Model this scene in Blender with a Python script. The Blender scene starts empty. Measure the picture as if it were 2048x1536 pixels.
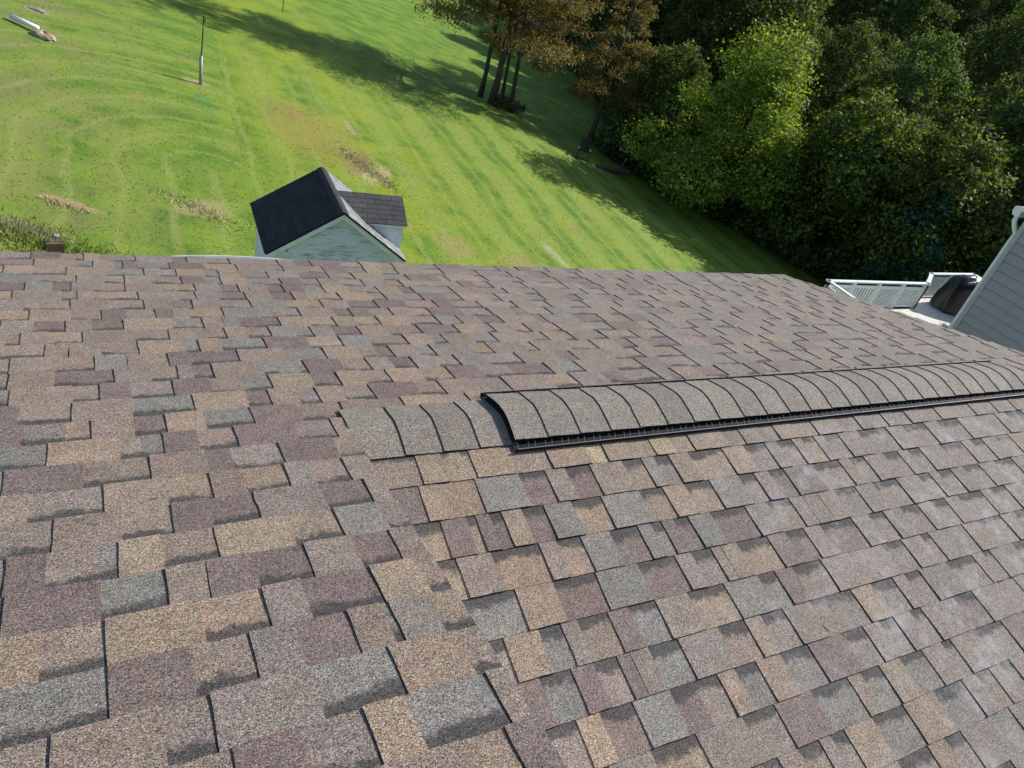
import bpy, math, random
import numpy as np
from mathutils import Vector, Matrix

scene = bpy.context.scene
col = scene.collection
R_ = math.radians

# ------------------------------------------------------------------ camera
cam_data = bpy.data.cameras.new('camera')
cam = bpy.data.objects.new('camera', cam_data)
col.objects.link(cam)
CR = ((0.8748571837808103, 0.05107880753013, -0.4816802501746279),
      (-0.414025957162561, 0.594996837815988, -0.6888840757226254),
      (0.25141084857781226, 0.802103309063049, 0.5416852100685938))
CAMP = (-0.7313137845, -1.9154772439, 1.6670956157)
m4 = Matrix(CR).to_4x4(); m4.translation = Vector(CAMP)
cam.matrix_world = m4
cam_data.sensor_width = 36.0
cam_data.lens = 25.7055
cam_data.clip_start = 0.05
cam_data.clip_end = 2000
scene.camera = cam

# ------------------------------------------------------------------ sun and sky
SUN_EL, SUN_AZ = 34.0, 88.0
world = bpy.data.worlds.new('World'); scene.world = world; world.use_nodes = True
wn = world.node_tree; wn.nodes.clear()
sky = wn.nodes.new('ShaderNodeTexSky'); sky.sky_type = 'NISHITA'; sky.sun_disc = False
sky.sun_elevation = R_(SUN_EL); sky.sun_rotation = R_(SUN_AZ)
bg = wn.nodes.new('ShaderNodeBackground'); bg.inputs[1].default_value = 0.105
wo = wn.nodes.new('ShaderNodeOutputWorld')
wn.links.new(sky.outputs[0], bg.inputs[0]); wn.links.new(bg.outputs[0], wo.inputs[0])
sd = bpy.data.lights.new('sun', 'SUN'); sd.energy = 4.6; sd.angle = R_(0.53); sd.color = (1.0, 0.955, 0.88)
sun = bpy.data.objects.new('sun', sd); col.objects.link(sun)
sv = Vector((math.sin(R_(SUN_AZ)) * math.cos(R_(SUN_EL)), math.cos(R_(SUN_AZ)) * math.cos(R_(SUN_EL)), math.sin(R_(SUN_EL))))
sun.rotation_euler = sv.to_track_quat('Z', 'Y').to_euler(); sun.location = (20, 0, 30)
scene.view_settings.view_transform = 'Standard'
scene.view_settings.look = 'None'
scene.view_settings.exposure = 0.55
scene.view_settings.gamma = 1.0
scene.cycles.max_bounces = 6
scene.cycles.transparent_max_bounces = 4

rng = random.Random(7)
nr = np.random.default_rng(11)
U = 0.143                       # shingle exposure, metres
A = 0.2368                      # roof pitch
SA, CA = math.sin(A), math.cos(A)

# ------------------------------------------------------------------ helpers
def make_mesh(name, v, f, mats=(), uv=None, colr=None, smooth=False, mi=None):
    me = bpy.data.meshes.new(name)
    me.from_pydata([tuple(p) for p in v], [], f)
    for m in mats: me.materials.append(m)
    if mi is not None: me.polygons.foreach_set('material_index', mi)
    if uv is not None:
        l = me.uv_layers.new(name='UVMap')
        vi = np.zeros(len(me.loops), dtype=np.int32); me.loops.foreach_get('vertex_index', vi)
        l.data.foreach_set('uv', np.asarray(uv, dtype=np.float32)[vi].ravel())
    if colr is not None:
        a = me.color_attributes.new('Col', 'FLOAT_COLOR', 'POINT')
        a.data.foreach_set('color', np.asarray(colr, dtype=np.float32).ravel())
    if smooth: me.polygons.foreach_set('use_smooth', [True] * len(me.polygons))
    me.update()
    return me

def link(name, me, parent=None, loc=None):
    o = bpy.data.objects.new(name, me); col.objects.link(o)
    if parent is not None: o.parent = parent
    if loc is not None: o.location = loc
    return o

def thing(name, label, cat, loc=(0, 0, 0), rz=0.0, group=None):
    o = bpy.data.objects.new(name, None); col.objects.link(o)
    o.location = loc; o.rotation_euler = (0, 0, rz); o.empty_display_size = 0.2
    o['label'] = label; o['category'] = cat
    if group: o['group'] = group
    return o

def tag(o, label=None, cat=None, group=None, kind=None):
    if label: o['label'] = label
    if cat: o['category'] = cat
    if group: o['group'] = group
    if kind: o['kind'] = kind
    return o

class MB:
    """collects boxes, tubes and sheets for one mesh object"""
    def __init__(s): s.v = []; s.f = []
    def quadbox(s, c8):
        n = len(s.v); s.v += [tuple(p) for p in c8]
        for q in ((0, 3, 2, 1), (4, 5, 6, 7), (0, 1, 5, 4), (1, 2, 6, 5), (2, 3, 7, 6), (3, 0, 4, 7)):
            s.f.append(tuple(n + i for i in q))
        return s
    def box(s, x0, x1, y0, y1, z0, z1):
        return s.quadbox([(x0, y0, z0), (x1, y0, z0), (x1, y1, z0), (x0, y1, z0),
                          (x0, y0, z1), (x1, y0, z1), (x1, y1, z1), (x0, y1, z1)])
    def beam(s, p, q, w, h, up=(0, 0, 1)):
        p, q = Vector(p), Vector(q); d = (q - p).normalized(); up = Vector(up)
        sd_ = d.cross(up).normalized() * (w / 2); u = sd_.cross(d).normalized() * (h / 2)
        return s.quadbox([p - sd_ - u, p + sd_ - u, q + sd_ - u, q - sd_ - u,
                          p - sd_ + u, p + sd_ + u, q + sd_ + u, q - sd_ + u])
    def tube(s, pts, rad, n=8, cap=True):
        pts = [Vector(p) for p in pts]
        if not hasattr(rad, '__len__'): rad = [rad] * len(pts)
        base = len(s.v); prev = None
        for i, p in enumerate(pts):
            d = (pts[min(i + 1, len(pts) - 1)] - pts[max(i - 1, 0)]).normalized()
            if prev is None:
                a = Vector((1, 0, 0)) if abs(d.x) < .8 else Vector((0, 1, 0)); a = (a - d * a.dot(d)).normalized()
            else: a = (prev - d * prev.dot(d)).normalized()
            prev = a; b = d.cross(a)
            for k in range(n):
                t = 2 * math.pi * k / n; s.v.append(tuple(p + (a * math.cos(t) + b * math.sin(t)) * rad[i]))
        for i in range(len(pts) - 1):
            for k in range(n):
                s.f.append((base + i * n + k, base + i * n + (k + 1) % n, base + (i + 1) * n + (k + 1) % n, base + (i + 1) * n + k))
        if cap:
            s.f.append(tuple(base + k for k in range(n))[::-1]); s.f.append(tuple(base + (len(pts) - 1) * n + k for k in range(n)))
        return s
    def build(s, name, mat, parent=None, smooth=False, off=(0, 0, 0), center=True):
        v = np.asarray(s.v, dtype=np.float64) - np.asarray(off)
        c = v.mean(axis=0) if center else np.zeros(3)
        me = make_mesh(name, v - c, s.f, [mat], smooth=smooth)
        return link(name, me, parent, tuple(c))

# ------------------------------------------------------------------ materials
def new_mat(name):
    m = bpy.data.materials.new(name); m.use_nodes = True; nt = m.node_tree
    b = nt.nodes['Principled BSDF']
    return m, nt, b

def N(nt, t, **kw):
    n = nt.nodes.new(t)
    for k, v in kw.items():
        if k.startswith('i_'): n.inputs[int(k[2:])].default_value = v
        else: setattr(n, k, v)
    return n

def simple(name, c, rough=.6, spec=.4, noise=0.0, nscale=8.0, bump=0.0, metal=0.0, bscale=None, stretch=None):
    m, nt, b = new_mat(name)
    b.inputs['Roughness'].default_value = rough; b.inputs['Metallic'].default_value = metal
    b.inputs['Specular IOR Level'].default_value = spec
    L = nt.links
    if noise or bump:
        tc = N(nt, 'ShaderNodeNewGeometry'); mp = N(nt, 'ShaderNodeMapping')
        if stretch: mp.inputs['Scale'].default_value = stretch
        L.new(tc.outputs['Position'], mp.inputs[0])
        nz = N(nt, 'ShaderNodeTexNoise'); nz.inputs['Scale'].default_value = nscale; nz.inputs['Detail'].default_value = 6
        L.new(mp.outputs[0], nz.inputs[0])
        mr = N(nt, 'ShaderNodeMapRange'); mr.inputs[1].default_value = .3; mr.inputs[2].default_value = .7
        mr.inputs[3].default_value = 1 - noise; mr.inputs[4].default_value = 1 + noise
        L.new(nz.outputs[0], mr.inputs[0])
        mx = N(nt, 'ShaderNodeMix', data_type='RGBA', blend_type='MULTIPLY'); mx.inputs[0].default_value = 1
        mx.inputs[6].default_value = (*c, 1); L.new(mr.outputs[0], mx.inputs[7]); L.new(mx.outputs[2], b.inputs[0])
        if bump:
            bp = N(nt, 'ShaderNodeBump'); bp.inputs['Strength'].default_value = bump; bp.inputs['Distance'].default_value = .01
            n2 = N(nt, 'ShaderNodeTexNoise'); n2.inputs['Scale'].default_value = bscale or nscale * 3
            L.new(mp.outputs[0], n2.inputs[0]); L.new(n2.outputs[0], bp.inputs['Height']); L.new(bp.outputs[0], b.inputs['Normal'])
    else:
        b.inputs[0].default_value = (*c, 1)
    return m

def shingle_mat(name, gran=540.0, contrast=1.45, wear=True):
    """mineral granules over the colour of each piece (attribute Col, alpha = shadow band on recessed pieces)"""
    m, nt, b = new_mat(name); L = nt.links
    b.inputs['Roughness'].default_value = .85; b.inputs['Specular IOR Level'].default_value = .22
    at = N(nt, 'ShaderNodeAttribute', attribute_name='Col'); geo = N(nt, 'ShaderNodeNewGeometry'); uv = N(nt, 'ShaderNodeUVMap')
    vo = N(nt, 'ShaderNodeTexVoronoi'); vo.inputs['Scale'].default_value = gran; L.new(geo.outputs['Position'], vo.inputs['Vector'])
    sep = N(nt, 'ShaderNodeSeparateColor'); L.new(vo.outputs['Color'], sep.inputs[0])
    ramp = N(nt, 'ShaderNodeValToRGB'); e = ramp.color_ramp.elements
    c = contrast
    e[0].position = 0; e[0].color = (max(.06, 1 - .62 * c),) * 3 + (1,); e[1].position = 1; e[1].color = (1 + .95 * c,) * 3 + (1,)
    for p, val in ((.25, 1 - .34 * c), (.6, 1 + .0 * c), (.86, 1 + .28 * c)):
        q = ramp.color_ramp.elements.new(p); q.color = (val, val, val, 1)
    L.new(sep.outputs[0], ramp.inputs[0])
    hue = N(nt, 'ShaderNodeValToRGB'); e = hue.color_ramp.elements
    e[0].position = 0; e[0].color = (1.22, .98, .78, 1); e[1].position = 1; e[1].color = (.86, 1.0, 1.14, 1)
    q = hue.color_ramp.elements.new(.12); q.color = (1.06, 1, .95, 1)
    q = hue.color_ramp.elements.new(.75); q.color = (.98, 1, 1.03, 1)
    L.new(sep.outputs[1], hue.inputs[0])
    m1 = N(nt, 'ShaderNodeMix', data_type='RGBA', blend_type='MULTIPLY'); m1.inputs[0].default_value = 1
    L.new(at.outputs['Color'], m1.inputs[6]); L.new(ramp.outputs[0], m1.inputs[7])
    m2 = N(nt, 'ShaderNodeMix', data_type='RGBA', blend_type='MULTIPLY'); m2.inputs[0].default_value = 1
    L.new(m1.outputs[2], m2.inputs[6]); L.new(hue.outputs[0], m2.inputs[7])
    # blotches
    nz = N(nt, 'ShaderNodeTexNoise'); nz.inputs['Scale'].default_value = 14; nz.inputs['Detail'].default_value = 8; nz.inputs['Roughness'].default_value = .7
    L.new(geo.outputs['Position'], nz.inputs[0])
    mr = N(nt, 'ShaderNodeMapRange'); mr.inputs[1].default_value = .3; mr.inputs[2].default_value = .7; mr.inputs[3].default_value = .84; mr.inputs[4].default_value = 1.16
    L.new(nz.outputs[0], mr.inputs[0])
    m3 = N(nt, 'ShaderNodeMix', data_type='RGBA', blend_type='MULTIPLY'); m3.inputs[0].default_value = 1
    L.new(m2.outputs[2], m3.inputs[6]); L.new(mr.outputs[0], m3.inputs[7])
    nh = N(nt, 'ShaderNodeTexNoise'); nh.inputs['Scale'].default_value = 22; nh.inputs['Detail'].default_value = 7; nh.inputs['Roughness'].default_value = .75
    L.new(geo.outputs['Position'], nh.inputs[0])
    vm = N(nt, 'ShaderNodeVectorMath', operation='MULTIPLY_ADD'); vm.inputs[1].default_value = (.40, .30, .34); vm.inputs[2].default_value = (.80, .85, .83)
    L.new(nh.outputs['Color'], vm.inputs[0])
    m3b = N(nt, 'ShaderNodeMix', data_type='RGBA', blend_type='MULTIPLY'); m3b.inputs[0].default_value = 1
    L.new(m3.outputs[2], m3b.inputs[6]); L.new(vm.outputs[0], m3b.inputs[7]); m3 = m3b
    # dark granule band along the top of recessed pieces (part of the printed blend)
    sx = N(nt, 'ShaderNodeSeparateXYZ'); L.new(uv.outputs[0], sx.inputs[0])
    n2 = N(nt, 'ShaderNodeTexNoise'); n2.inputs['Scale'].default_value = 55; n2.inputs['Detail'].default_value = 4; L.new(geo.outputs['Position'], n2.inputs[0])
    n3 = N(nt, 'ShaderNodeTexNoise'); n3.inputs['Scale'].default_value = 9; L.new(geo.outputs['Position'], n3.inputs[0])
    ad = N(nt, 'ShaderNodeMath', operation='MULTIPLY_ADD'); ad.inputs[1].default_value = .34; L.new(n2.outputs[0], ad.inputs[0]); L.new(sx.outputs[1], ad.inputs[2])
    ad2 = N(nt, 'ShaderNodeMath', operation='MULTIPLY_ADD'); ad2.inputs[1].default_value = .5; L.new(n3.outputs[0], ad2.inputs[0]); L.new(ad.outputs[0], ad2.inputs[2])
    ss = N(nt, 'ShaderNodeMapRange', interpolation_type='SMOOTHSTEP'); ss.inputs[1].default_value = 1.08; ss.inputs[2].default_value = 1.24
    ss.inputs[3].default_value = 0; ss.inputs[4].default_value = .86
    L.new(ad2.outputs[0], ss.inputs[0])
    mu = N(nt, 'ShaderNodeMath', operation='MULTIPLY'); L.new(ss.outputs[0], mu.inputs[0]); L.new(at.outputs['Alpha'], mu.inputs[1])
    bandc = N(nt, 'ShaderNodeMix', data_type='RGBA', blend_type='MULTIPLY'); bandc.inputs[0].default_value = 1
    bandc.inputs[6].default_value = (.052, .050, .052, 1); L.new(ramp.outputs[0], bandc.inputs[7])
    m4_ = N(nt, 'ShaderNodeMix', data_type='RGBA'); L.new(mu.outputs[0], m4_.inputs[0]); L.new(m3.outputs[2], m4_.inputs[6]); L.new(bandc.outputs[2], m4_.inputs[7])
    last = m4_.outputs[2]
    if wear:
        # pale scuffs of dust on the walked-on slope near the ridge vent, and tan dust beyond it
        sp = N(nt, 'ShaderNodeSeparateXYZ'); L.new(geo.outputs['Position'], sp.inputs[0])
        gx = N(nt, 'ShaderNodeMapRange', interpolation_type='SMOOTHSTEP'); gx.inputs[1].default_value = .5; gx.inputs[2].default_value = 2.4; L.new(sp.outputs[0], gx.inputs[0])
        gy = N(nt, 'ShaderNodeMapRange', interpolation_type='SMOOTHSTEP'); gy.inputs[1].default_value = .25; gy.inputs[2].default_value = -.5; L.new(sp.outputs[1], gy.inputs[0])
        n4 = N(nt, 'ShaderNodeTexNoise'); n4.inputs['Scale'].default_value = 5.5; n4.inputs['Detail'].default_value = 10; n4.inputs['Roughness'].default_value = .78
        L.new(geo.outputs['Position'], n4.inputs[0])
        r4 = N(nt, 'ShaderNodeMapRange', interpolation_type='SMOOTHSTEP'); r4.inputs[1].default_value = .48; r4.inputs[2].default_value = .72; r4.inputs[4].default_value = .8; L.new(n4.outputs[0], r4.inputs[0])
        a1 = N(nt, 'ShaderNodeMath', operation='MULTIPLY'); L.new(gx.outputs[0], a1.inputs[0]); L.new(gy.outputs[0], a1.inputs[1])
        a2 = N(nt, 'ShaderNodeMath', operation='MULTIPLY'); L.new(a1.outputs[0], a2.inputs[0]); L.new(r4.outputs[0], a2.inputs[1])
        m5 = N(nt, 'ShaderNodeMix', data_type='RGBA'); L.new(a2.outputs[0], m5.inputs[0]); L.new(last, m5.inputs[6]); m5.inputs[7].default_value = (.36, .355, .36, 1)
        last = m5.outputs[2]
    L.new(last, b.inputs[0])
    bp = N(nt, 'ShaderNodeBump'); bp.inputs['Strength'].default_value = .55; bp.inputs['Distance'].default_value = .0016
    L.new(vo.outputs['Distance'], bp.inputs['Height']); bp.invert = True; L.new(bp.outputs[0], b.inputs['Normal'])
    return m

M_SH = shingle_mat('asphalt_granules')
M_SHD = shingle_mat('dark_asphalt_granules', gran=160.0, contrast=.8, wear=False)
M_EDGE_SHADE = simple('shaded_asphalt_edge', (.012, .011, .011), .9, .1)  # black asphalt edge, with the shade of the unlit sides put into its colour
M_FELT = simple('roofing_felt', (.012, .012, .013), .9)
M_BLACK = simple('black_vent_plastic', (.010, .010, .012), .75, .15)
M_FIN = simple('vent_fin_plastic', (.13, .135, .15), .6, .3)
M_WHITE = simple('white_aluminium', (.78, .8, .82), .35, .5, noise=.05, nscale=6)
M_SHEDW = simple('weathered_white_siding', (.78, .81, .90), .6, .3, noise=.10, nscale=5, bump=.1)
M_WING = simple('grey_vinyl_siding', (.315, .305, .33), .55, .35, noise=.05, nscale=3, bump=.05)
M_WINGD = simple('shadowed_sheathing', (.05, .055, .06), .8)
M_WINGT = simple('pale_corner_trim', (.38, .38, .41), .5, .35, noise=.04)
M_DECKW = simple('white_painted_timber', (.62, .68, .68), .55, .35, noise=.10, nscale=4, bump=.1)
M_DECKF = simple('pale_deck_board', (.58, .55, .50), .7, .3, noise=.16, nscale=5, bump=.2, stretch=(1, 8, 1))
M_COVER = simple('black_grill_cover', (.007, .007, .010), .3, .5, noise=.2, nscale=9, bump=.35)
M_METAL = simple('dark_metal', (.03, .03, .032), .4, .5)
M_PIPE = simple('grey_pipe', (.26, .28, .27), .45, .5, noise=.1)
M_STONE = simple('tan_stone', (.42, .33, .23), .85, .2, noise=.35, nscale=7, bump=.5)
M_GSTONE = simple('grey_stone', (.30, .28, .27), .85, .2, noise=.3, nscale=9, bump=.5)
M_BARK = simple('bark', (.085, .066, .05), .9, .15, noise=.35, nscale=7, bump=.7, stretch=(3, 3, .5))
M_BARKD = simple('dark_bark', (.04, .034, .03), .9, .15, noise=.35, nscale=7, bump=.7, stretch=(3, 3, .5))
M_WOOD = simple('old_timber', (.12, .085, .06), .85, .2, noise=.3, nscale=5, bump=.5)
M_LOG = simple('reddish_log', (.10, .06, .05), .85, .2, noise=.3, nscale=5, bump=.5)
M_STRAW = simple('dry_straw', (.44, .42, .22), .8, .2, noise=.3, nscale=12)
M_TWIG = simple('pale_twig', (.55, .45, .33), .7, .3)

# mildew-stained siding for the shed gable
def mildew_mat():
    m, nt, b = new_mat('mildewed_siding'); L = nt.links
    b.inputs['Roughness'].default_value = .6
    geo = N(nt, 'ShaderNodeNewGeometry'); mp = N(nt, 'ShaderNodeMapping'); mp.inputs['Scale'].default_value = (1.2, 1, 6)
    L.new(geo.outputs['Position'], mp.inputs[0])
    nz = N(nt, 'ShaderNodeTexNoise'); nz.inputs['Scale'].default_value = 2.2; nz.inputs['Detail'].default_value = 9; nz.inputs['Roughness'].default_value = .75
    L.new(mp.outputs[0], nz.inputs[0])
    r = N(nt, 'ShaderNodeValToRGB'); e = r.color_ramp.elements
    e[0].position = .50; e[0].color = (.76, .80, .90, 1); e[1].position = .66; e[1].color = (.26, .32, .33, 1)
    L.new(nz.outputs[0], r.inputs[0]); L.new(r.outputs[0], b.inputs[0])
    return m
M_MILDEW = mildew_mat()

def leaf_mat(name, trans=.34, rough=.68, spec=.22):
    m = bpy.data.materials.new(name); m.use_nodes = True; nt = m.node_tree; nt.nodes.clear(); L = nt.links
    at = N(nt, 'ShaderNodeAttribute', attribute_name='Col')
    pb = N(nt, 'ShaderNodeBsdfPrincipled'); pb.inputs['Roughness'].default_value = rough; pb.inputs['Specular IOR Level'].default_value = spec
    oi = N(nt, 'ShaderNodeObjectInfo'); hs = N(nt, 'ShaderNodeHueSaturation')
    mr = N(nt, 'ShaderNodeMapRange'); mr.inputs[3].default_value = .75; mr.inputs[4].default_value = 1.25; L.new(oi.outputs['Random'], mr.inputs[0])
    mr2 = N(nt, 'ShaderNodeMapRange'); mr2.inputs[3].default_value = .485; mr2.inputs[4].default_value = .515; L.new(oi.outputs['Random'], mr2.inputs[0])
    L.new(mr.outputs[0], hs.inputs['Value']); L.new(mr2.outputs[0], hs.inputs['Hue']); L.new(at.outputs['Color'], hs.inputs['Color'])
    tr = N(nt, 'ShaderNodeBsdfTranslucent')
    tc = N(nt, 'ShaderNodeMix', data_type='RGBA', blend_type='MULTIPLY'); tc.inputs[0].default_value = 1; tc.inputs[7].default_value = (1.5, 1.45, .55, 1)
    L.new(hs.outputs[0], tc.inputs[6]); L.new(tc.outputs[2], tr.inputs[0]); L.new(hs.outputs[0], pb.inputs[0])
    mx = N(nt, 'ShaderNodeMixShader'); mx.inputs[0].default_value = trans
    L.new(pb.outputs[0], mx.inputs[1]); L.new(tr.outputs[0], mx.inputs[2])
    out = N(nt, 'ShaderNodeOutputMaterial'); L.new(mx.outputs[0], out.inputs[0])
    return m
M_LEAF = leaf_mat('leaf'); M_NEEDLE = leaf_mat('rusty_needles', .35, .6, .2)

# lawn colour from world position: shared by the ground and by the grass standing on it
def lawn_mat(name, blades):
    m, nt, b = new_mat(name); L = nt.links
    b.inputs['Roughness'].default_value = .75; b.inputs['Specular IOR Level'].default_value = .2
    geo = N(nt, 'ShaderNodeNewGeometry'); sp = N(nt, 'ShaderNodeSeparateXYZ'); L.new(geo.outputs['Position'], sp.inputs[0])
    flat = N(nt, 'ShaderNodeCombineXYZ'); L.new(sp.outputs[0], flat.inputs[0]); L.new(sp.outputs[1], flat.inputs[1])
    def noise(scale, detail=5, rough=.6, vec=None):
        n = N(nt, 'ShaderNodeTexNoise'); n.inputs['Scale'].default_value = scale; n.inputs['Detail'].default_value = detail; n.inputs['Roughness'].default_value = rough
        L.new(vec or flat.outputs[0], n.inputs[0]); return n.outputs[0]
    def math_(op, a, bb=None, c=None):
        n = N(nt, 'ShaderNodeMath', operation=op)
        for i, x in enumerate((a, bb, c)):
            if x is None: continue
            if isinstance(x, (int, float)): n.inputs[i].default_value = x
            else: L.new(x, n.inputs[i])
        return n.outputs[0]
    def rng_(x, a, b_, c=0., d=1., smooth=True):
        n = N(nt, 'ShaderNodeMapRange', interpolation_type='SMOOTHSTEP' if smooth else 'LINEAR')
        for i, v in ((1, a), (2, b_), (3, c), (4, d)): n.inputs[i].default_value = v
        L.new(x, n.inputs[0]); return n.outputs[0]
    def mix(fac, a, bb, mode='MIX'):
        n = N(nt, 'ShaderNodeMix', data_type='RGBA', blend_type=mode)
        for i, x in ((0, fac), (6, a), (7, bb)):
            if isinstance(x, (int, float)): n.inputs[i].default_value = x
            elif isinstance(x, tuple): n.inputs[i].default_value = x
            else: L.new(x, n.inputs[i])
        return n.outputs[2]
    X, Y = sp.outputs[0], sp.outputs[1]
    # mowing passes: straight rows along the lawn, turning round at the left end
    wob = math_('MULTIPLY', math_('SUBTRACT', noise(.22, 2), .5), 1.1)
    wob2 = math_('MULTIPLY', math_('SUBTRACT', noise(2.5, 3), .5), .12)
    ax = math_('MULTIPLY_ADD', Y, .05, 1.2)
    dx = math_('SUBTRACT', X, ax)
    dy = math_('MAXIMUM', math_('SUBTRACT', Y, 19.6), 0.0)
    left = math_('LESS_THAN', dx, 0.9)
    dyl = math_('MULTIPLY', dy, left)
    dist = math_('SQRT', math_('ADD', math_('MULTIPLY', dx, dx), math_('MULTIPLY', dyl, dyl)))
    d2 = math_('ADD', math_('ADD', dist, wob), wob2)
    ph = math_('FRACT', math_('MULTIPLY', d2, .86))
    tri = math_('ABSOLUTE', math_('MULTIPLY_ADD', ph, 2.0, -1.0))          # 0 centre, 1 edge
    line = rng_(tri, .70, .96)
    ph2 = math_('FRACT', math_('MULTIPLY', d2, .43)); alt = rng_(math_('ABSOLUTE', math_('MULTIPLY_ADD', ph2, 2.0, -1.0)), .35, .65)
    fine = noise(9, 8, .75); finer = noise(38, 5, .7); big = noise(.16, 4, .55); mid = noise(.75, 6, .65)
    base = mix(rng_(mid, .40, .60), (.085, .170, .014, 1), (.150, .238, .022, 1))
    # yellow-green strain in the middle of the lawn
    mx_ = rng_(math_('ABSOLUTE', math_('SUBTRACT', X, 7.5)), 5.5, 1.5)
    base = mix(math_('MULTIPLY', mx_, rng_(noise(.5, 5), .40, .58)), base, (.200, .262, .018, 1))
    # cooler, paler grass to the far left
    lf = rng_(X, 2.5, -2.0)
    base = mix(math_('MULTIPLY', math_('MULTIPLY', lf, .8), rng_(noise(.6, 6), .36, .6)), base, (.180, .195, .060, 1))
    base = mix(math_('MULTIPLY', math_('MULTIPLY', math_('MULTIPLY', line, rng_(fine, .30, .58)), .48), rng_(Y, 36.0, 28.0)), base, (.270, .290, .095, 1))
    base = mix(math_('MULTIPLY', math_('MULTIPLY', alt, rng_(X, 6.0, 12.0, .35, .75)), rng_(Y, 40.0, 30.0)), base, (.215, .275, .045, 1))
    # worn ground: brown tinge in patches
    worn = math_('MULTIPLY', rng_(noise(.9, 7, .7), .56, .68), rng_(noise(.2, 3), .46, .58))
    base = mix(math_('MULTIPLY', worn, .75), base, (.26, .19, .085, 1))
    def spot(cx, cy, rx, ry, c, amt, rot=0.0):
        mp = N(nt, 'ShaderNodeMapping', vector_type='TEXTURE'); mp.inputs['Location'].default_value = (cx, cy, 0)
        mp.inputs['Rotation'].default_value = (0, 0, rot); mp.inputs['Scale'].default_value = (rx, ry, 1)
        L.new(flat.outputs[0], mp.inputs[0])
        ln = N(nt, 'ShaderNodeVectorMath', operation='LENGTH'); L.new(mp.outputs[0], ln.inputs[0])
        r_ = math_('ADD', ln.outputs['Value'], math_('MULTIPLY', math_('SUBTRACT', noise(1.6, 8, .8), .5), 1.9))
        return mix(math_('MULTIPLY', rng_(r_, 1.05, .55), amt), base, c)
    for a_ in ((7.4, 22.9, .5, 1.5, (.24, .15, .07, 1), .8, -.5), (7.9, 22.2, .5, 1.4, (.38, .33, .17, 1), .75, -.6),
               (6.2, 25.0, 1.9, 3.2, (.25, .20, .05, 1), .6, 0.), (-1.3, 16.1, .75, .2, (.34, .25, .12, 1), .9, -.35),
               (1.6, 17.0, 1.0, .55, (.30, .26, .12, 1), .75, .6), (2.55, 26.9, .55, .35, (.34, .27, .14, 1), .8, 0.),
               (2.5, 24.9, .32, 1.4, (.07, .20, .05, 1), .4, 0.), (8.1, 26.7, .2, .9, (.40, .27, .16, 1), .6, 0.),
               (5.9, 26.6, .5, .35, (.30, .17, .09, 1), .7, 0.), (-2.6, 14.2, 1.5, .6, (.24, .23, .14, 1), .8, 0.),
               (13.6, 18.4, .28, 1.1, (.30, .34, .17, 1), .7, .1), (9.2, 17.6, .8, .9, (.30, .22, .10, 1), .5, 0.),
               (11.6, 17.2, 1.2, .7, (.27, .22, .09, 1), .5, 0.), (-2.3, 30.1, .5, .3, (.33, .29, .20, 1), .8, -.4)):
        base = spot(*a_)
    g = mix(1.0, base, rng_(fine, .25, .75, .82, 1.2, False), 'MULTIPLY')
    g = mix(1.0, g, rng_(finer, .25, .75, .78, 1.22, False), 'MULTIPLY')
    if blades:
        at = N(nt, 'ShaderNodeAttribute', attribute_name='Col'); g = mix(1.0, g, at.outputs['Color'], 'MULTIPLY')
    else:
        # forest floor under the wood
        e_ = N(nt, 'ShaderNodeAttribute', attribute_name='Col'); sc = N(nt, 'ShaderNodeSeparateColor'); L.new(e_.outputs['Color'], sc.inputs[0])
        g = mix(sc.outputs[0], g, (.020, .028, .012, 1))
        bp = N(nt, 'ShaderNodeBump'); bp.inputs['Strength'].default_value = .9; bp.inputs['Distance'].default_value = .035
        L.new(math_('ADD', finer, fine), bp.inputs['Height']); L.new(bp.outputs[0], b.inputs['Normal'])
    L.new(g, b.inputs[0])
    return m
M_LAWN = lawn_mat('lawn_turf', False); M_BLADE = lawn_mat('grass_blades', True)

# ------------------------------------------------------------------ terrain
EDGE = [(44, -30), (40, 0), (38.5, 12), (33.9, 21.8), (31.3, 25.4), (28.2, 30.3), (26.6, 34.6), (29.5, 40), (34, 48), (38, 59), (43, 80), (44, 140), (44, 260)]
EX = np.array([p[0] for p in EDGE], float); EY = np.array([p[1] for p in EDGE], float)
def edge_x(y): return np.interp(y, EY, EX)
def ground(x, y):
    x = np.asarray(x, float); y = np.asarray(y, float)
    z = -7.3 - .14 * (np.minimum(x, 60) - 3) + .04 * (np.minimum(y, 110) - 12)
    z = z + .10 * np.sin(x * .35 + 1.3) * np.sin(y * .27) * np.clip((y - 14) / 10, 0, 1) * .6
    z = z + .34 * np.clip(x - 66, 0, 90) + .22 * np.clip(y - 120, 0, 90)
    hump = .55 * np.exp(-(((x + 3.0) / 1.3) ** 2 + ((y - 13.6) / .9) ** 2))
    return z + hump

def build_ground():
    xs = np.concatenate([np.linspace(-160, -12, 24, endpoint=False), np.linspace(-12, 40, 150, endpoint=False), np.linspace(40, 240, 60)])
    ys = np.concatenate([np.linspace(-80, 8, 14, endpoint=False), np.linspace(8, 50, 130, endpoint=False), np.linspace(50, 300, 70)])
    X, Y = np.meshgrid(xs, ys); Z = ground(X, Y)
    v = np.stack([X.ravel(), Y.ravel(), Z.ravel()], 1)
    nx, ny = len(xs), len(ys)
    i = np.arange(nx - 1)[None, :] + nx * np.arange(ny - 1)[:, None]
    f = np.stack([i, i + 1, i + 1 + nx, i + nx], -1).reshape(-1, 4)
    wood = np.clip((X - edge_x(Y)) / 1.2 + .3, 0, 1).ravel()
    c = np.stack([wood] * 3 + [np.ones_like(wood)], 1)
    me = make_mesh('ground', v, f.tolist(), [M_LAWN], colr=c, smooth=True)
    o = link('ground', me); tag(o, kind='structure'); return o
build_ground()

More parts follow.
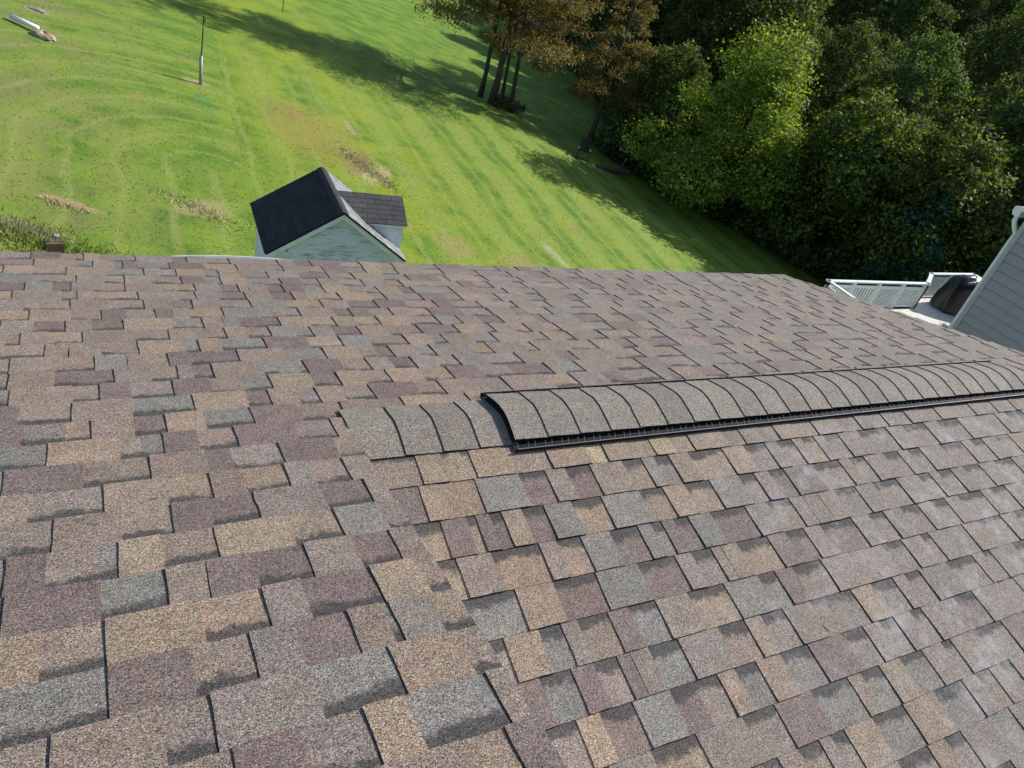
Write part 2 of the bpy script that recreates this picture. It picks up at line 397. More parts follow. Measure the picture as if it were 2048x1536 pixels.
# ------------------------------------------------------------------ the house roof
TONE = {'t': (.262, .200, .148), 'b': (.226, .178, .146), 'm': (.216, .180, .158), 'g': (.188, .178, .160), 'p': (.158, .120, .110), 'y': (.36, .30, .19)}
PROWS = {0:"-8.29Rb -7.41rm -6.45Rp -5.72rb -5.21Rt -3.96rm -2.65Rm -2.1rp -1.38Rm -0.48rb 0.44Rm 1.48rb 2.11Rb 2.89rp 4.19Rp 5.15rm 6.07Rt 6.68rb 7.9Rt 8.88rg",
1:"-7.27rb -5.98Rt -5.42rg -4.71Rt -4.43rg -3.89Rp -2.83rg -1.57Rp -0.34rt 0.99Rb 1.5rb 2.45Rg 3.18rb 4.14Rp 5.05rm 5.75Rt 6.51rt 7.73Rb 8.79rt",
2:"-8.11rt -7.26Rt -6.25rb -5.03Rt -3.76rg -3.2Rm -2.67rm -1.69Rt -1.16rg -0.43Rt 0.69rb 1.93Rm 3.14rp 3.69Rm 4.22rb 5.42Rt 6.66rg 8.13Rp",
3:"-7.21Rg -5.93rb -5.08Rm -4.44rb -3.6Rb -2.58rm -1.8Rp -1.22rg -0.29Rt 1rg 1.79Rp 2.51rb 3.34Rb 4.34rb 5.05Rm 6.02rb",
4:"-7.37rp -6.61Rg -6.07rp -5.37Rm -4.46rb -3.53Rb -2.22rt -1.37Rm -0.72rp -0.38Rt 0.32Rm 0.89rp 1.64Rp 2.44rg 3.39Rt 4.65rm 5.6Rt 6.18rp 7.32Rg",
5:"-7.65rt -6.34Rb -5.88rb -5.41Rm -4.11rt -2.81Rm -2.3rb -1.53Rg -0.64rp 0.27Rb 1.05rp 1.52Rb 2.81rt 4.04Rt 4.64rb 5.29Rm 6.2rg 7.27Rp",
6:"-7.26Rm -6.06rb -4.99Rb -4.49rm -3.99rb -3.14Rb -2.51rp -1.67Rb -0.62rb 0.61Rg 1.88rt 2.41Rb 2.9rm 3.97rp 5.19Rp 6.41rb",
7:"-7.09rt -6.02Rb -5.22rb -4.54Rp -3.71rm -3.19Rp -2.7Rm -1.66rt -0.47Rg 0.85rb 2.07Rb 2.67rp 3.38Rp 4.23rb 5.03Rm 5.77rt",
8:"-6.94Rm -6.15rp -5.47Rb -4.65rp -3.3Rt -2.41rg -1.81Rb -1.31Rg -0.03rp 0.94Rt 1.82rt 2.55Rt 3.41rt 4.51Rt 5.7rb",
9:"-7.5Rm -7.19rt -6.53Rb -5.72rt -4.38Rb -3.47rb -2.53Rb -1.86rm -1.23Rt -0.52rb 0.24Rg 0.79rm 1.5Rm 2.4rp 3.4Rt 4.59rb 5.37Rp",
10:"-6.58rb -6.03Rb -5.26Rb -4.35rb -3.15Rt -2.75rg -2.14Rt -0.87rg 0.46Rp 1.5rt 2.43Rg 3.71rb 4.61Rt 5.12rg",
11:"-7.28rt -6.47Rb -5.43rt -4.67Rg -4.34Rb -3.65rb -3.08Rp -1.79rp -0.47Rb 0.71rg 1.79Rt 2.31rb 2.84rp 3.71Rb 4.28rg",
12:"-7.24rm -6.29Rb -5rp -4.15Rm -3.5rb -3.11Rm -2.62rp -1.32Rb -0.11rg 0.96Rp 1.77rb 2.5Rm 3.23rp 3.98Rm",
13:"-7.16rm -5.89Rb -5.34rb -4.64Rp -3.69rm -2.77Rp -1.99rb -1.28rg -0.17Rt 0.6rp 1.36Rt 2.08rb 3.11Rt",
14:"-6.91Rp -5.9rb -4.66Rb -3.32rg -2.05Rt -1.49rp -0.76Rb -0.49rb -0.26rg 0.43Rb 1.25rb 2.6Rp 3.35rb",
15:"-6.76Rp -6.04rm -5.52rt -4.67Rb -4.02rp -3.18Rt -2.11rg -0.96Rp 0.15rb 0.9Rb",
16:"-6.3rg -4.97Rt -4.53rb -4.14rg -3.43Rp -2.63rb -1.28Rp -0.36rm 0.38Rb",
17:"-6.97rg -5.66Rp -4.47rb -3.37Rb -2.89rp -1.82rm -0.58Rp 0.33rg",
18:"-6.5Rt -5.32rm -4.23Rt -3.42rt -2.76Rb -1.9rt -1.36Rm -0.63rb 0.23Rt",
19:"-6.8rb -6.1rm -5.04Rb -4.22rb -3.53Rp -2.71rp -1.38Rm -0.44rp 0.21Rg",
20:"-6.72rm -6.16Rp -5.4rb -5.13rg -4.45Rt -3.58rb -2.27Rt -1.36rt -0.44Rg 0.25rb",
21:"-6.67rp -5.39Rp -4.46rg -3.84Rb -3.07Rp -2.17rp -1.28Rm -0.54rp",
22:"-6.15Rt -5.36rb -4.04Rt -3.09rt -2.44Rm -1.23rp",
23:"-5.34rg -4.28Rp -3.46rb -2.77Rm -1.94rp -1.36Rb -1.23rg -0.54Rm 0.19rb",
24:"-5.98rb -4.72Rb -4.14rm -2.78Rm -1.57rg -0.45Rt 0.23rb",
25:"-5.91Rm -5.29rb -4.62Rm -4rb -3.17Rp -2.28rm -1.66Rt -0.37rg"}
QROWS = {0:"1.41rb 2.09Rt 2.86rt 3.96Rt 5.09rb 6.36Rt 6.93ry 7.8Rt 8.63rt 9.38Ry 10.12rt 11.5Rt 12.23rb 13.18Rb 13.78rm 14.62Rt 15.61rt 16.85Rt 17.87rb 18.48Rm 19.36rm 19.99Rm 20.73rb 21.7Rm 22.6rb 23.66Rm 24.89rm 25.61Rm 26.45rm 27.23Rm 27.81rb",
1:"1.25rp 1.75Rt 2.74rt 4.01Rg 4.82rp 5.46Rm 6.24rp 7.34Rb 8.03rt 8.49Rg 9.03rm 9.78Rt 11.14rt 12.05Rt 12.97rm 13.52Rm 14.22rm 14.68Rt 15.27rt 15.77Rm 16.5rm 17.54Rm 19.11rm 20.04Rm 21.35rm 22.19Rb 23.47rm 24.67Rm 26.07rm 26.84Rm",
2:"0.54Rt 1.49rt 2.18Rp 2.41rb 2.8Rp 3.13rp 3.7Rt 4.34rp 5.18Rg 6.12rt 7.41Rg 8.23rt 9.03Rt 9.96rt 11.12Rg 11.78rb 12.4Rm 13.06rp 14.34Rp 15.67rm 16.19Rt 16.93rm 17.99Rm 18.77rm 19.34Rm 20.02rm 21.25Rm 22.6rm 23.18Rm 23.91rm 24.82Rm 25.78rm",
3:"2.49Rb 3.77rt 4.27Rm 4.99rt 5.88Rg 6.78rp 7.25Rg 7.58rm 8.01Rp 8.55rp 9.36Rg 10.69rp 11.58Rg 12.52rt 13.09Rm 13.77Rm 14.55Rb 15.56rg 16.47Rm 17.68rb 18.84Rm 19.51rm 20Rm 20.77rm 21.52Rp 22.52rm 23.54Rm 24.71rm",
4:"2.2rg 2.71rg 3.73Rt 4.92rp 6.23Rg 7.45rp 8.01Rm 8.72rm 9.07Rb 9.68Rt 10.85rt 11.58Rp 12.34rp 13.06Rb 14.48rp 15.29Rm 16.01rm 16.91Rg 17.79rm 18.53Rm 19.27rb 20.03Rm 21.41rm 22Rm 22.94rm",
5:"2.93Rt 3.51rg 3.95Rm 4.81rb 5.43Rp 6.23rg 7.27Rm 8.51rt 9.73Rg 10.37rg 11.05Rp 12.22rb 14.99Rm 15.93rm 16.89Rm 17.31rb 17.96Rm 19.15rg 20.01Rt 21.41rm",
6:"3.33rg 3.91Rp 4.56rm 4.92Rp 5.46Rm 6.35rg 7.66Rm 8.52rb 9.09Rt 9.92rm 10.96Rm 11.93rb 12.64rg 13.52Rt 14.48rm 15.05Rm 15.74rm 17.13Rg 18.53rm 19.11Rm 19.49rm",
7:"2.98rm 3.59Rt 4.46rp 5.5Rg 6.19rp 6.94rm 7.5Rt 8.2rg 9.05Rt 10.05rg 11.34Rp 12.21rm 12.9Rm 13.52rm 14.26Rm 14.78rm 16.04Rm 17.32rp 18.72Rm 19.61rm",
8:"3.3rm 4.4Rm 5.66rt 7.06Rm 8.06rm 9.33Rp 10.67rg 11.18Rb 11.92rg 12.78Rt 13.74rg 14.63Rm 15.05rm 16.21Rm 17.6rm",
9:"6.46rm 6.93Rp 7.42rm 8.09Rb 8.76rt 9.15Rm 9.65rm 10.69Rt 11.9rg 13.2Rt 14.44rg 15.11Rm 15.73rb 16.32Rm 16.79rg",
10:"7.46rm 8.51Rp 9.41rm 10.69Rm 11.86rb 12.56Rt 13.23rm 14.34Rm 15.46rg",
11:"11.25Rm 12.58rb 13.42Rm 14.24rm"}
SP0, SQ0 = 16.425, 0.849        # in exposures: butt of the lowest course beyond the ridge / top of the first course on this side

def parse(s):
    out = []
    for t in s.split():
        x = float(t[:-2]); out.append((x, t[-2], t[-1]))
    return out

def random_run(x0, x1, st, r):
    out = []; x = x0; c0 = None
    while x < x1:
        w = r.choice((.45, .7, .8, 1.0, 1.15, 1.3, 1.5)) * (1.05 if st == 'R' else .95)
        x = min(x + w, x1)
        if x1 - x < .25: x = x1
        c = r.choices('tbmgp', (2.2, 3.2, 3.2, 1.5, 1.9))[0]
        if c == c0: c = r.choice('tbmgp')
        c0 = c
        out.append((x, st, c)); st = 'r' if st == 'R' else ('R' if r.random() < .92 else 'r')
    return out

def fill(traced, x0, x1, r):
    """traced pieces (measured) completed on both sides to the edges of the slope: list of (xa, xb, state, tone)"""
    seq = []
    first_state = traced[0][1] if traced else 'R'
    # left of the traced run; its first piece is shortened to a normal width
    if traced:
        fx = traced[0][0] - (.75 + .6 * r.random())
        run = random_run(x0, fx, 'R', r) if fx > x0 + .3 else []
        if run and run[-1][1] == first_state: run[-1] = (run[-1][0], 'r' if first_state == 'R' else 'R', run[-1][2])
        pts = run + [t for t in traced if t[0] > x0]
    else: pts = []
    last = pts[-1][0] if pts else x0
    if last < x1: pts += random_run(last, x1, 'r' if (pts and pts[-1][1] == 'R') else 'R', r)
    a = x0
    for (b, st, c) in pts:
        b = min(b, x1)
        if b - a > .05: seq.append((a, b, st, c))
        a = b
        if a >= x1: break
    return seq

def drift(X, k): return float(np.interp(X, [-9, -5.5, -2, 20, 34], [-.12, -.03, .13, .25, .3])) * max(0, min(1, k / 8))

def frameP(X, s, h): return (X, s * CA + h * SA, -s * SA + h * CA)
def frameQ(X, s, h): return (X, -s * CA - h * SA, -s * SA + h * CA)

def piece(frame, xa, xb, st_top, s_butt, state, tone, r, k, dr, smin=None):
    """one shingle tab or recessed panel: a thin slab with slightly ragged cut edges. s values in metres, s grows down the slope"""
    nx, ny = 4, 5
    hb, ht = (.0108, .0026) if state == 'R' else (.0060, .0004)
    hb += r.uniform(-.0006, .0009)
    if smin is not None: st_top = max(st_top, smin)
    L = s_butt - st_top
    if L < .01: return None
    ext = .03 if (smin is None or st_top > smin) else 0.
    gap = .0011 if state == 'R' else -.004
    jl = [r.gauss(0, .0007) for _ in range(ny)]; jr = [r.gauss(0, .0007) for _ in range(ny)]
    lean = r.gauss(0, .0012); jb = [r.gauss(0, .0006) for _ in range(nx)]; skew = r.gauss(0, .0009)
    v = []; uv = []
    for j in range(ny):
        t = j / (ny - 1)                                   # 0 butt .. 1 tucked-in top
        for i in range(nx):
            u = i / (nx - 1)
            x0 = xa + gap + jl[j] + lean * t; x1 = xb - gap + jr[j] + lean * t
            X = x0 + (x1 - x0) * u
            s = s_butt - t * (L + ext) + (jb[i] + skew * (u - .5)) * (1 - t) + dr(X / U) * U
            if smin is not None: s = max(s, smin)
            vv = (s_butt - s) / L
            h = hb + (ht - hb) * t
            v.append(frame(X, s, h)); uv.append((u, min(max((t * (L + ext)) / L, 0), 1)))
    f = []
    for j in range(ny - 1):
        for i in range(nx - 1):
            a = j * nx + i; f.append((a, a + 1, a + nx + 1, a + nx))
    # skirts: butt, left, right
    ring = [i for i in range(nx)] + [j * nx + nx - 1 for j in range(1, ny)]
    left = [j * nx for j in range(ny)]
    def skirt(idx, flip):
        n0 = len(v)
        for q in idx:
            x, y, z = v[q]; hh = hb
            # drop along the roof normal
            d = (hb if q < nx else hb + (ht - hb) * ((q // nx) / (ny - 1))) - .0002
            n = (np.array(frame(0, 0, 1)) - np.array(frame(0, 0, 0)))
            v.append((x - n[0] * d, y - n[1] * d, z - n[2] * d)); uv.append((uv[q][0], uv[q][1]))
        for a in range(len(idx) - 1):
            qd = (idx[a], idx[a + 1], n0 + a + 1, n0 + a)
            f.append(qd if not flip else qd[::-1])
    skirt(ring[:nx], True); skirt(left, False); nshaded = nx - 1 + ny - 1
    skirt(ring[nx - 1:], True)
    mi = [0] * ((nx - 1) * (ny - 1)) + [1] * nshaded + [0] * (len(f) - (nx - 1) * (ny - 1) - nshaded)  # butt and left edges painted dark as shaded, sunlit right edge keeps granule colour
    jit = r.uniform(.9, 1.1); wob = (r.uniform(.97, 1.03), 1, r.uniform(.97, 1.03))
    c = [TONE[tone][q] * jit * wob[q] for q in range(3)]
    sheen = .12 + .48 * min(1, max(0, ((xa + xb) / 2 / U - 5) / 17)); mean = (.222, .198, .178)      # sheen towards the sun painted in as greyer tone at the far end
    c = [c[q] * (1 - sheen) + mean[q] * sheen for q in range(3)]
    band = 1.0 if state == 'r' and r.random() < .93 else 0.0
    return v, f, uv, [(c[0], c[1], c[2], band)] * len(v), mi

def slope_pieces():
    out = []
    r = random.Random(3)
    for k in range(0, 34):
        sb, stp = (SP0 - k) * U, (SP0 - 1 - k) * U
        x1 = 33.3 + max(0, (2.35 - sb / 1.0)) / 2.04 * 1.68 if k < 17 else -.02
        if k >= 17: x1 = -.02
        tr = parse(PROWS[k]) if k in PROWS else []
        if k >= 17: tr = [t for t in tr if t[0] < 0]
        seq = fill(tr, -22, x1, r)
        if k == 16:
            sq = []
            for (a, b, st, c) in seq:
                if a < -.02 < b: sq += [(a, -.02, st, c), (-.02, b, st, c)]
                else: sq.append((a, b, st, c))
            seq = sq
        for (a, b, st, c) in seq:
            if k == 16: pass
            pc = piece(frameP, a * U, b * U, stp, sb, st, c, r, k, lambda X, k=k: drift(X, k), smin=(.02 if (k == 16 and a > -.03) else None))
            if pc: out.append(('P', k, pc, (a, b, (sb + stp) / 2)))
    for k in range(-1, 24):
        stp, sb = (SQ0 + k) * U, (SQ0 + k + 1) * U
        tr = parse(QROWS[k]) if k in QROWS else []
        seq = fill(tr, 0.05, 35.0, r)
        for (a, b, st, c) in seq:
            pc = piece(frameQ, a * U, b * U, stp, sb, st, c, r, k, lambda X: 0.0, smin=.02)
            if pc: out.append(('Q', k, pc, (a, b, (sb + stp) / 2)))
    return out

house = thing('house', 'house with a brown and grey blended shingle roof and a black ridge vent', 'house', (0, 0, -8.0))
HOFF = np.array((0, 0, -8.0))
def hbuild(mb, name, mat, parent=None, smooth=False):
    """a part of the house given in world coordinates"""
    par = parent or house
    off = HOFF + (np.array(parent.location) if parent is not None else 0)
    return mb.build(name, mat, par, smooth, off)

def hmesh(name, v, f, mats, parent, uv=None, colr=None, smooth=False, mi=None):
    v = np.asarray(v, float); off = HOFF + (np.array(parent.location) if parent is not None and parent is not house else 0)
    v = v - off; c = v.mean(axis=0)
    me = make_mesh(name, v - c, f, mats, uv, colr, smooth, mi)
    return link(name, me, parent or house, tuple(c))

# roof decks under the shingles
def deck_slab(frame, quads):
    mb = MB()
    for (xa, xb, s0, s1) in quads:
        mb.quadbox([frame(xa, s0, -.03), frame(xb, s0, -.03), frame(xb, s1, -.03), frame(xa, s1, -.03),
                    frame(xa, s0, -.0004), frame(xb, s0, -.0004), frame(xb, s1, -.0004), frame(xa, s1, -.0004)])
    return mb
eave_s = SP0 * U - .012
mbP = MB()
mbP.v += []
def slabP():
    mb = MB()
    # far slope: full width beyond the ridge, the raised left part carries on above it
    pts = [(-22 * U, -17 * U), (-.004, -17 * U), (-.004, .0), (5.0, .0), (5.0, .31), (4.745, eave_s), (-22 * U, eave_s)]
    n = len(pts)
    for h in (-.03, -.0004):
        for (x, s) in pts: mb.v.append(frameP(x, s, h))
    mb.f.append(tuple(range(n))); mb.f.append(tuple(range(2 * n - 1, n - 1, -1)))
    for i in range(n): mb.f.append((i, n + i, n + (i + 1) % n, (i + 1) % n))
    return mb
slopeP = hbuild(slabP(), 'roof_slope', M_FELT)
slopeQ = hbuild(deck_slab(frameQ, [(.012, 35.05 * U, .002, 25 * U)]), 'roof_slope', M_FELT)
tag(slopeP, 'long slope falling away to the lawn'); tag(slopeQ, 'short slope falling towards the viewer')

pcs = slope_pieces()
# rank the pieces by the size at which they show from the place of the photograph
Rm = np.array(CR); Cp = np.array(CAMP); FX = 25.7055 / 36.0
def shown(v):
    d = (np.asarray(v, float) - Cp) @ Rm
    z = -d[:, 2]; ok = z > .1
    if not ok.all(): return 0.
    x = d[:, 0] / z * FX; y = d[:, 1] / z * FX
    if x.max() < -.5 or x.min() > .5 or y.max() < -.375 or y.min() > .375: return 0.
    x = np.clip(x, -.5, .5); y = np.clip(y, -.375, .375)
    p = np.stack([x[[0, 3, 19, 16]], y[[0, 3, 19, 16]]], 1)
    return abs(sum(p[i][0] * p[(i + 1) % 4][1] - p[(i + 1) % 4][0] * p[i][1] for i in range(4))) / 2
rank = sorted(range(len(pcs)), key=lambda i: -shown(pcs[i][2][0]))
single = set(rank[:290])
joined = {'P': [[], [], [], [], []], 'Q': [[], [], [], [], []]}
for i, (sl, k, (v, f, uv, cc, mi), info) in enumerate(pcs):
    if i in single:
        hmesh('shingle', v, f, [M_SH, M_EDGE_SHADE], slopeP if sl == 'P' else slopeQ, uv, cc, mi=mi)
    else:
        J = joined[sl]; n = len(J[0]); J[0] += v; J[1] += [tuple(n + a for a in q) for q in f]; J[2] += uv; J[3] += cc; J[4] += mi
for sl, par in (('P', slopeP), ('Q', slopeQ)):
    J = joined[sl]; o = hmesh('shingle_field', J[0], J[1], [M_SH, M_EDGE_SHADE], par, J[2], J[3], mi=J[4]); o['kind'] = 'stuff'

# ridge caps and the shingle-over ridge vent
def cap_profile(half, rise, sag=0.0, n=4):
    """points across the ridge: (side, s, h)"""
    out = []
    for t in (1, .8, .55, .3, .12): out.append(('P', half * t, rise + sag * (t - .3) * -1 if t > .3 else rise))
    return out
def cap_piece(xa, xb, half, rise, edge_drop, thick_l, thick_r, r, colr, parent, bend=.022):
    # cross-section from the near side over the crest to the far side
    ts = [-1, -.75, -.5, -.27, -.1, .1, .27, .5, .75, 1]
    v = []; uv = []
    nxc = 4
    rag = [r.gauss(0, .0012) for _ in ts]; rag2 = [r.gauss(0, .0006) for _ in ts]
    for i in range(nxc):
        u = i / (nxc - 1)
        for j, t in enumerate(ts):
            X = xa + (xb - xa) * u + rag[j] * (1 - u)
            s = abs(t) * half + (rag2[j] if abs(t) == 1 else 0)
            h = rise - edge_drop * abs(t) ** 1.5 + (thick_l + (thick_r - thick_l) * u)
            y = math.copysign(s * CA, t); z = -s * SA + h - (bend * math.exp(-(s / .035) ** 2) * .45)
            v.append((X, y, z)); uv.append((u, abs(t) * .3))
    nt_ = len(ts); f = []
    for i in range(nxc - 1):
        for j in range(nt_ - 1):
            a = i * nt_ + j; f.append((a, a + nt_, a + nt_ + 1, a + 1))
    n0 = len(v)
    edge = [j for j in range(nt_)]
    for q in edge: v.append((v[q][0], v[q][1], v[q][2] - .0045)); uv.append(uv[q])
    for a in range(nt_ - 1): f.append((edge[a], edge[a + 1], n0 + a + 1, n0 + a))
    for side in (0, nt_ - 1):
        ids = [i * nt_ + side for i in range(nxc)]; n1 = len(v)
        for q in ids: v.append((v[q][0], v[q][1], v[q][2] - .0045)); uv.append(uv[q])
        for a in range(nxc - 1):
            qd = (ids[a], n1 + a, n1 + a + 1, ids[a + 1]); f.append(qd if side == 0 else qd[::-1])
    j_ = r.uniform(.9, 1.1); ntop = (nxc - 1) * (nt_ - 1); mi = [0] * ntop + [1] * (len(f) - ntop)
    return hmesh('cap_shingle', v, f, [M_SH, M_EDGE_SHADE], parent, uv, [(colr[0] * j_, colr[1] * j_, colr[2] * j_, 0.)] * len(v), mi=mi)
rc = random.Random(5)
CAPC = (.205, .184, .158)
bp_ = MB().box(.02, .66, -.1, .1, -.05, -.035)
ridge = hbuild(bp_, 'ridge_cap', M_FELT)
xs_ = [-.004, .169, .316, .463, .66]
for a, b in zip(xs_[:-1], xs_[1:]):
    cap_piece(a, b + .03, .143, .0125, .004, .0065 if a > .1 else .003, .001, rc, CAPC, ridge, .008)
xe = 4.30
ridge2 = hbuild(MB().box(4.3, 5.0, -.1, .1, -.05, -.035), 'ridge_cap', M_FELT)
x = xe
while x < 5.0:
    b = min(x + .147, 5.03); cap_piece(x, b + .02 if b < 5.0 else b, .143, .0125, .004, .0065, .001, rc, CAPC, ridge2, .008); x = b

VX0, VX1 = .60, 4.33
core = MB()
for sgn in (-1, 1):
    y0, y1 = sorted((sgn * .128 * CA, sgn * .012)); 
    core.quadbox([(VX0 + .004, sgn * .012, .012), (VX1 - .01, sgn * .012, .012), (VX1 - .01, sgn * .13, -.13 * SA + .003), (VX0 + .004, sgn * .13, -.13 * SA + .003),
                  (VX0 + .004, sgn * .012, .034), (VX1 - .01, sgn * .012, .034), (VX1 - .01, sgn * .13, -.13 * SA + .030), (VX0 + .004, sgn * .13, -.13 * SA + .030)])
vent = hbuild(core, 'ridge_vent', M_BLACK)
tag(vent, 'black louvred vent under grey cap shingles')
x = VX0
rv = random.Random(9)
while x < VX1 - .02:
    b = min(x + .1505, VX1); cap_piece(x, b + (.02 if b < VX1 else 0), .146, .0415, .0075, .0065, .0015, rv, CAPC, vent, .014); x = b
for sgn in (-1, 1):
    fr = frameQ if sgn < 0 else frameP
    FH = 0.0 if sgn < 0 else -.001
    for (a, b) in ((VX0 - .005, 1.82), (1.825, 3.04), (3.045, VX1)):
        mb = MB()
        S0, S1 = .140, .176
        mb.quadbox([fr(a, S0 - .02, .009), fr(b, S0 - .02, .009), fr(b, S1, .009), fr(a, S1, .009), fr(a, S0 - .02, .0112), fr(b, S0 - .02, .0112), fr(b, S1, .0112), fr(a, S1, .0112)])
        mb.quadbox([fr(a, S1 - .003, .0095), fr(b, S1 - .003, .0095), fr(b, S1, .0085), fr(a, S1, .0085), fr(a, S1 - .004, .029 + FH), fr(b, S1 - .004, .029 + FH), fr(b, S1 - .001, .029 + FH), fr(a, S1 - .001, .029 + FH)])
        hbuild(mb, 'baffle', M_BLACK, vent)
    fins = MB(); x = VX0 + .01; i = 0
    while x < VX1 - .02:
        w = .0011
        fins.quadbox([fr(x, .146, .0275), fr(x + w, .146, .0275), fr(x + w - .009, .173, .0275), fr(x - .009, .173, .0275),
                      fr(x, .146, .029), fr(x + w, .146, .029), fr(x + w - .009, .173, .029), fr(x - .009, .173, .029)])
        x += .030 if i % 2 else .046; i += 1
    o = hbuild(fins, 'vent_fins', M_FIN, vent); o['kind'] = 'stuff'
    lip = MB(); lip.quadbox([fr(VX0, .1735, .0288 + FH), fr(VX1, .1735, .0288 + FH), fr(VX1, .1765, .0288 + FH), fr(VX0, .1765, .0288 + FH), fr(VX0, .1735, .0302 + FH), fr(VX1, .1735, .0302 + FH), fr(VX1, .1765, .0302 + FH), fr(VX0, .1765, .0302 + FH)])
    hbuild(lip, 'baffle_lip', M_FIN, vent)
# end plug of the vent
plug = MB()
plug.quadbox([(VX0 - .002, -.14, -.14 * SA + .004), (VX0 + .003, -.14, -.14 * SA + .004), (VX0 + .003, .14, -.14 * SA + .004), (VX0 - .002, .14, -.14 * SA + .004),
              (VX0 - .002, -.132, -.006), (VX0 + .003, -.132, -.006), (VX0 + .003, .132, -.006), (VX0 - .002, .132, -.006)])
plug.quadbox([(VX0 - .001, -.13, -.006), (VX0 + .003, -.13, -.006), (VX0 + .003, .13, -.006), (VX0 - .001, .13, -.006),
              (VX0 - .001, -.03, .022), (VX0 + .003, -.03, .022), (VX0 + .003, .03, .022), (VX0 - .001, .03, .022)])
hbuild(plug, 'vent_plug', M_BLACK, vent)

# walls, fascia and gutter under the roof
ev = frameP(0, eave_s, 0)
mb = MB().box(-22 * U, 4.70, 1.85, 1.88, -8.0, -.50); hbuild(mb, 'house_wall', M_SHEDW)
mb = MB()
mb.v += [(-.03, -3.3, -8.0), (-.03, 1.85, -8.0), (-.03, 1.85, -.50), (-.03, -2.3, .52), (-.03, -3.3, .52),
         (-.06, -3.3, -8.0), (-.06, 1.85, -8.0), (-.06, 1.85, -.50), (-.06, -2.3, .52), (-.06, -3.3, .52)]
mb.f += [(0, 1, 2, 3, 4), (9, 8, 7, 6, 5), (0, 5, 6, 1), (1, 6, 7, 2), (2, 7, 8, 3), (3, 8, 9, 4), (4, 9, 5, 0)]
hbuild(mb, 'gable_wall', M_SHEDW)
mb = MB().quadbox([(4.60, -3.3, -8), (4.64, -3.3, -8), (4.64, 1.85, -8), (4.60, 1.85, -8), (4.60, -3.3, -.87), (4.64, -3.3, -.87), (4.64, 1.85, -.50), (4.60, 1.85, -.50)])
hbuild(mb, 'house_wall', M_SHEDW)
mb = MB().box(-22 * U, 4.72, ev[1] - .03, ev[1] - .008, ev[2] - .17, ev[2] - .012); hbuild(mb, 'fascia', M_WHITE)
g = MB()
gx = [-22 * U, -1.4, -.5, -.42, -.30, -.12, .05, .22, .40, .52, 1.4, 3.0, 4.72]
gb = [0, 0, .004, .024, .032, .038, .037, .032, .020, .004, 0, 0, 0]      # a bulge where the front lip has been leaned on
prof = [(.002, -.065), (.006, -.155), (.085, -.155), (.110, -.110), (.112, -.086), (.104, -.084)]
for x_, bl in zip(gx, gb):
    for j, (dy, dz) in enumerate(prof):
        w = bl if j >= 3 else 0
        g.v.append((x_, ev[1] - .008 + dy + w * .5, ev[2] + dz + .012 + w))
nP_ = len(prof)
for i in range(len(gx) - 1):
    for j in range(nP_ - 1):
        a = i * nP_ + j; g.f.append((a, a + 1, a + nP_ + 1, a + nP_))
hbuild(g, 'gutter', M_WHITE)

# the side wing with lap siding, seen past the right edge of the roof
WX = 8.0; WY = 2.27
wing = hbuild(MB().box(WX + .012, WX + 20, -7.0, WY - .02, -9.6, .20), 'wing_wall', M_WINGD)
tag(wing, 'grey siding wall in shade')
exp_ = .104; z = .19; first = True
while z > -3.9:
    b = MB(); z1 = z - exp_
    b.quadbox([(WX - .020, -6.9, z1), (WX + .008, -6.9, z1), (WX + .008, WY - .05, z1), (WX - .020, WY - .05, z1),
               (WX - .001, -6.9, z), (WX + .008, -6.9, z), (WX + .008, WY - .05, z), (WX - .001, WY - .05, z)])
    hbuild(b, 'siding_board', M_WING, wing); z = z1 - .0075
b = MB().box(WX - .024, WX + .06, WY - .050, WY, -9.6, .2)
hbuild(b, 'corner_post', M_WINGT, wing)
b = MB(); y0, y1 = WY + .12, -2.6
zr = .26
b.quadbox([(WX - .09, y1, zr + (y0 - y1) * .24), (WX + 20, y1, zr + (y0 - y1) * .24), (WX + 20, y0, zr), (WX - .09, y0, zr),
           (WX - .09, y1, zr + .10 + (y0 - y1) * .24), (WX + 20, y1, zr + .10 + (y0 - y1) * .24), (WX + 20, y0, zr + .05), (WX - .09, y0, zr + .05)])
b.quadbox([(WX - .09, -7.4, zr), (WX + 20, -7.4, zr), (WX + 20, y1, zr + 1.17), (WX - .09, y1, zr + 1.17),
           (WX - .09, -7.4, zr + .05), (WX + 20, -7.4, zr + .05), (WX + 20, y1, zr + 1.27), (WX - .09, y1, zr + 1.27)])
hbuild(b, 'wing_roof', M_WHITE)
b = MB(); b.quadbox([(WX - .015, -6.9, .195), (WX + .03, -6.9, .195), (WX + .03, WY - .002, .195), (WX - .015, WY - .002, .195),
                     (WX - .015, -2.7, 1.35), (WX + .03, -2.7, 1.35), (WX + .03, -2.6, 1.35), (WX - .015, -2.6, 1.35)]); hbuild(b, 'gable_panel', M_WING)
gt = MB(); x0, x1 = WX + .02, WX + 20
pr = [(WY + .10, .29), (WY + .10, .195), (WY + .17, .195), (WY + .195, .23), (WY + .195, .28), (WY + .185, .29)]
for x_ in (x0, x1):
    for (y_, z_) in pr: gt.v.append((x_, y_, z_))
for j in range(5): gt.f.append((j, j + 6, j + 7, j + 1))
gt.f.append((0, 1, 2, 3, 4, 5)); hbuild(gt, 'gutter', M_WHITE)
b = MB().tube([(WX + .08, WY + .145, .20), (WX + .08, WY + .14, .14), (WX + .08, WY + .10, .08), (WX + .07, WY + .045, .03), (WX + .05, WY + .04, -.1), (WX + .05, WY + .04, -9.0)], .026, 10)
hbuild(b, 'downspout', M_WHITE, None, True)

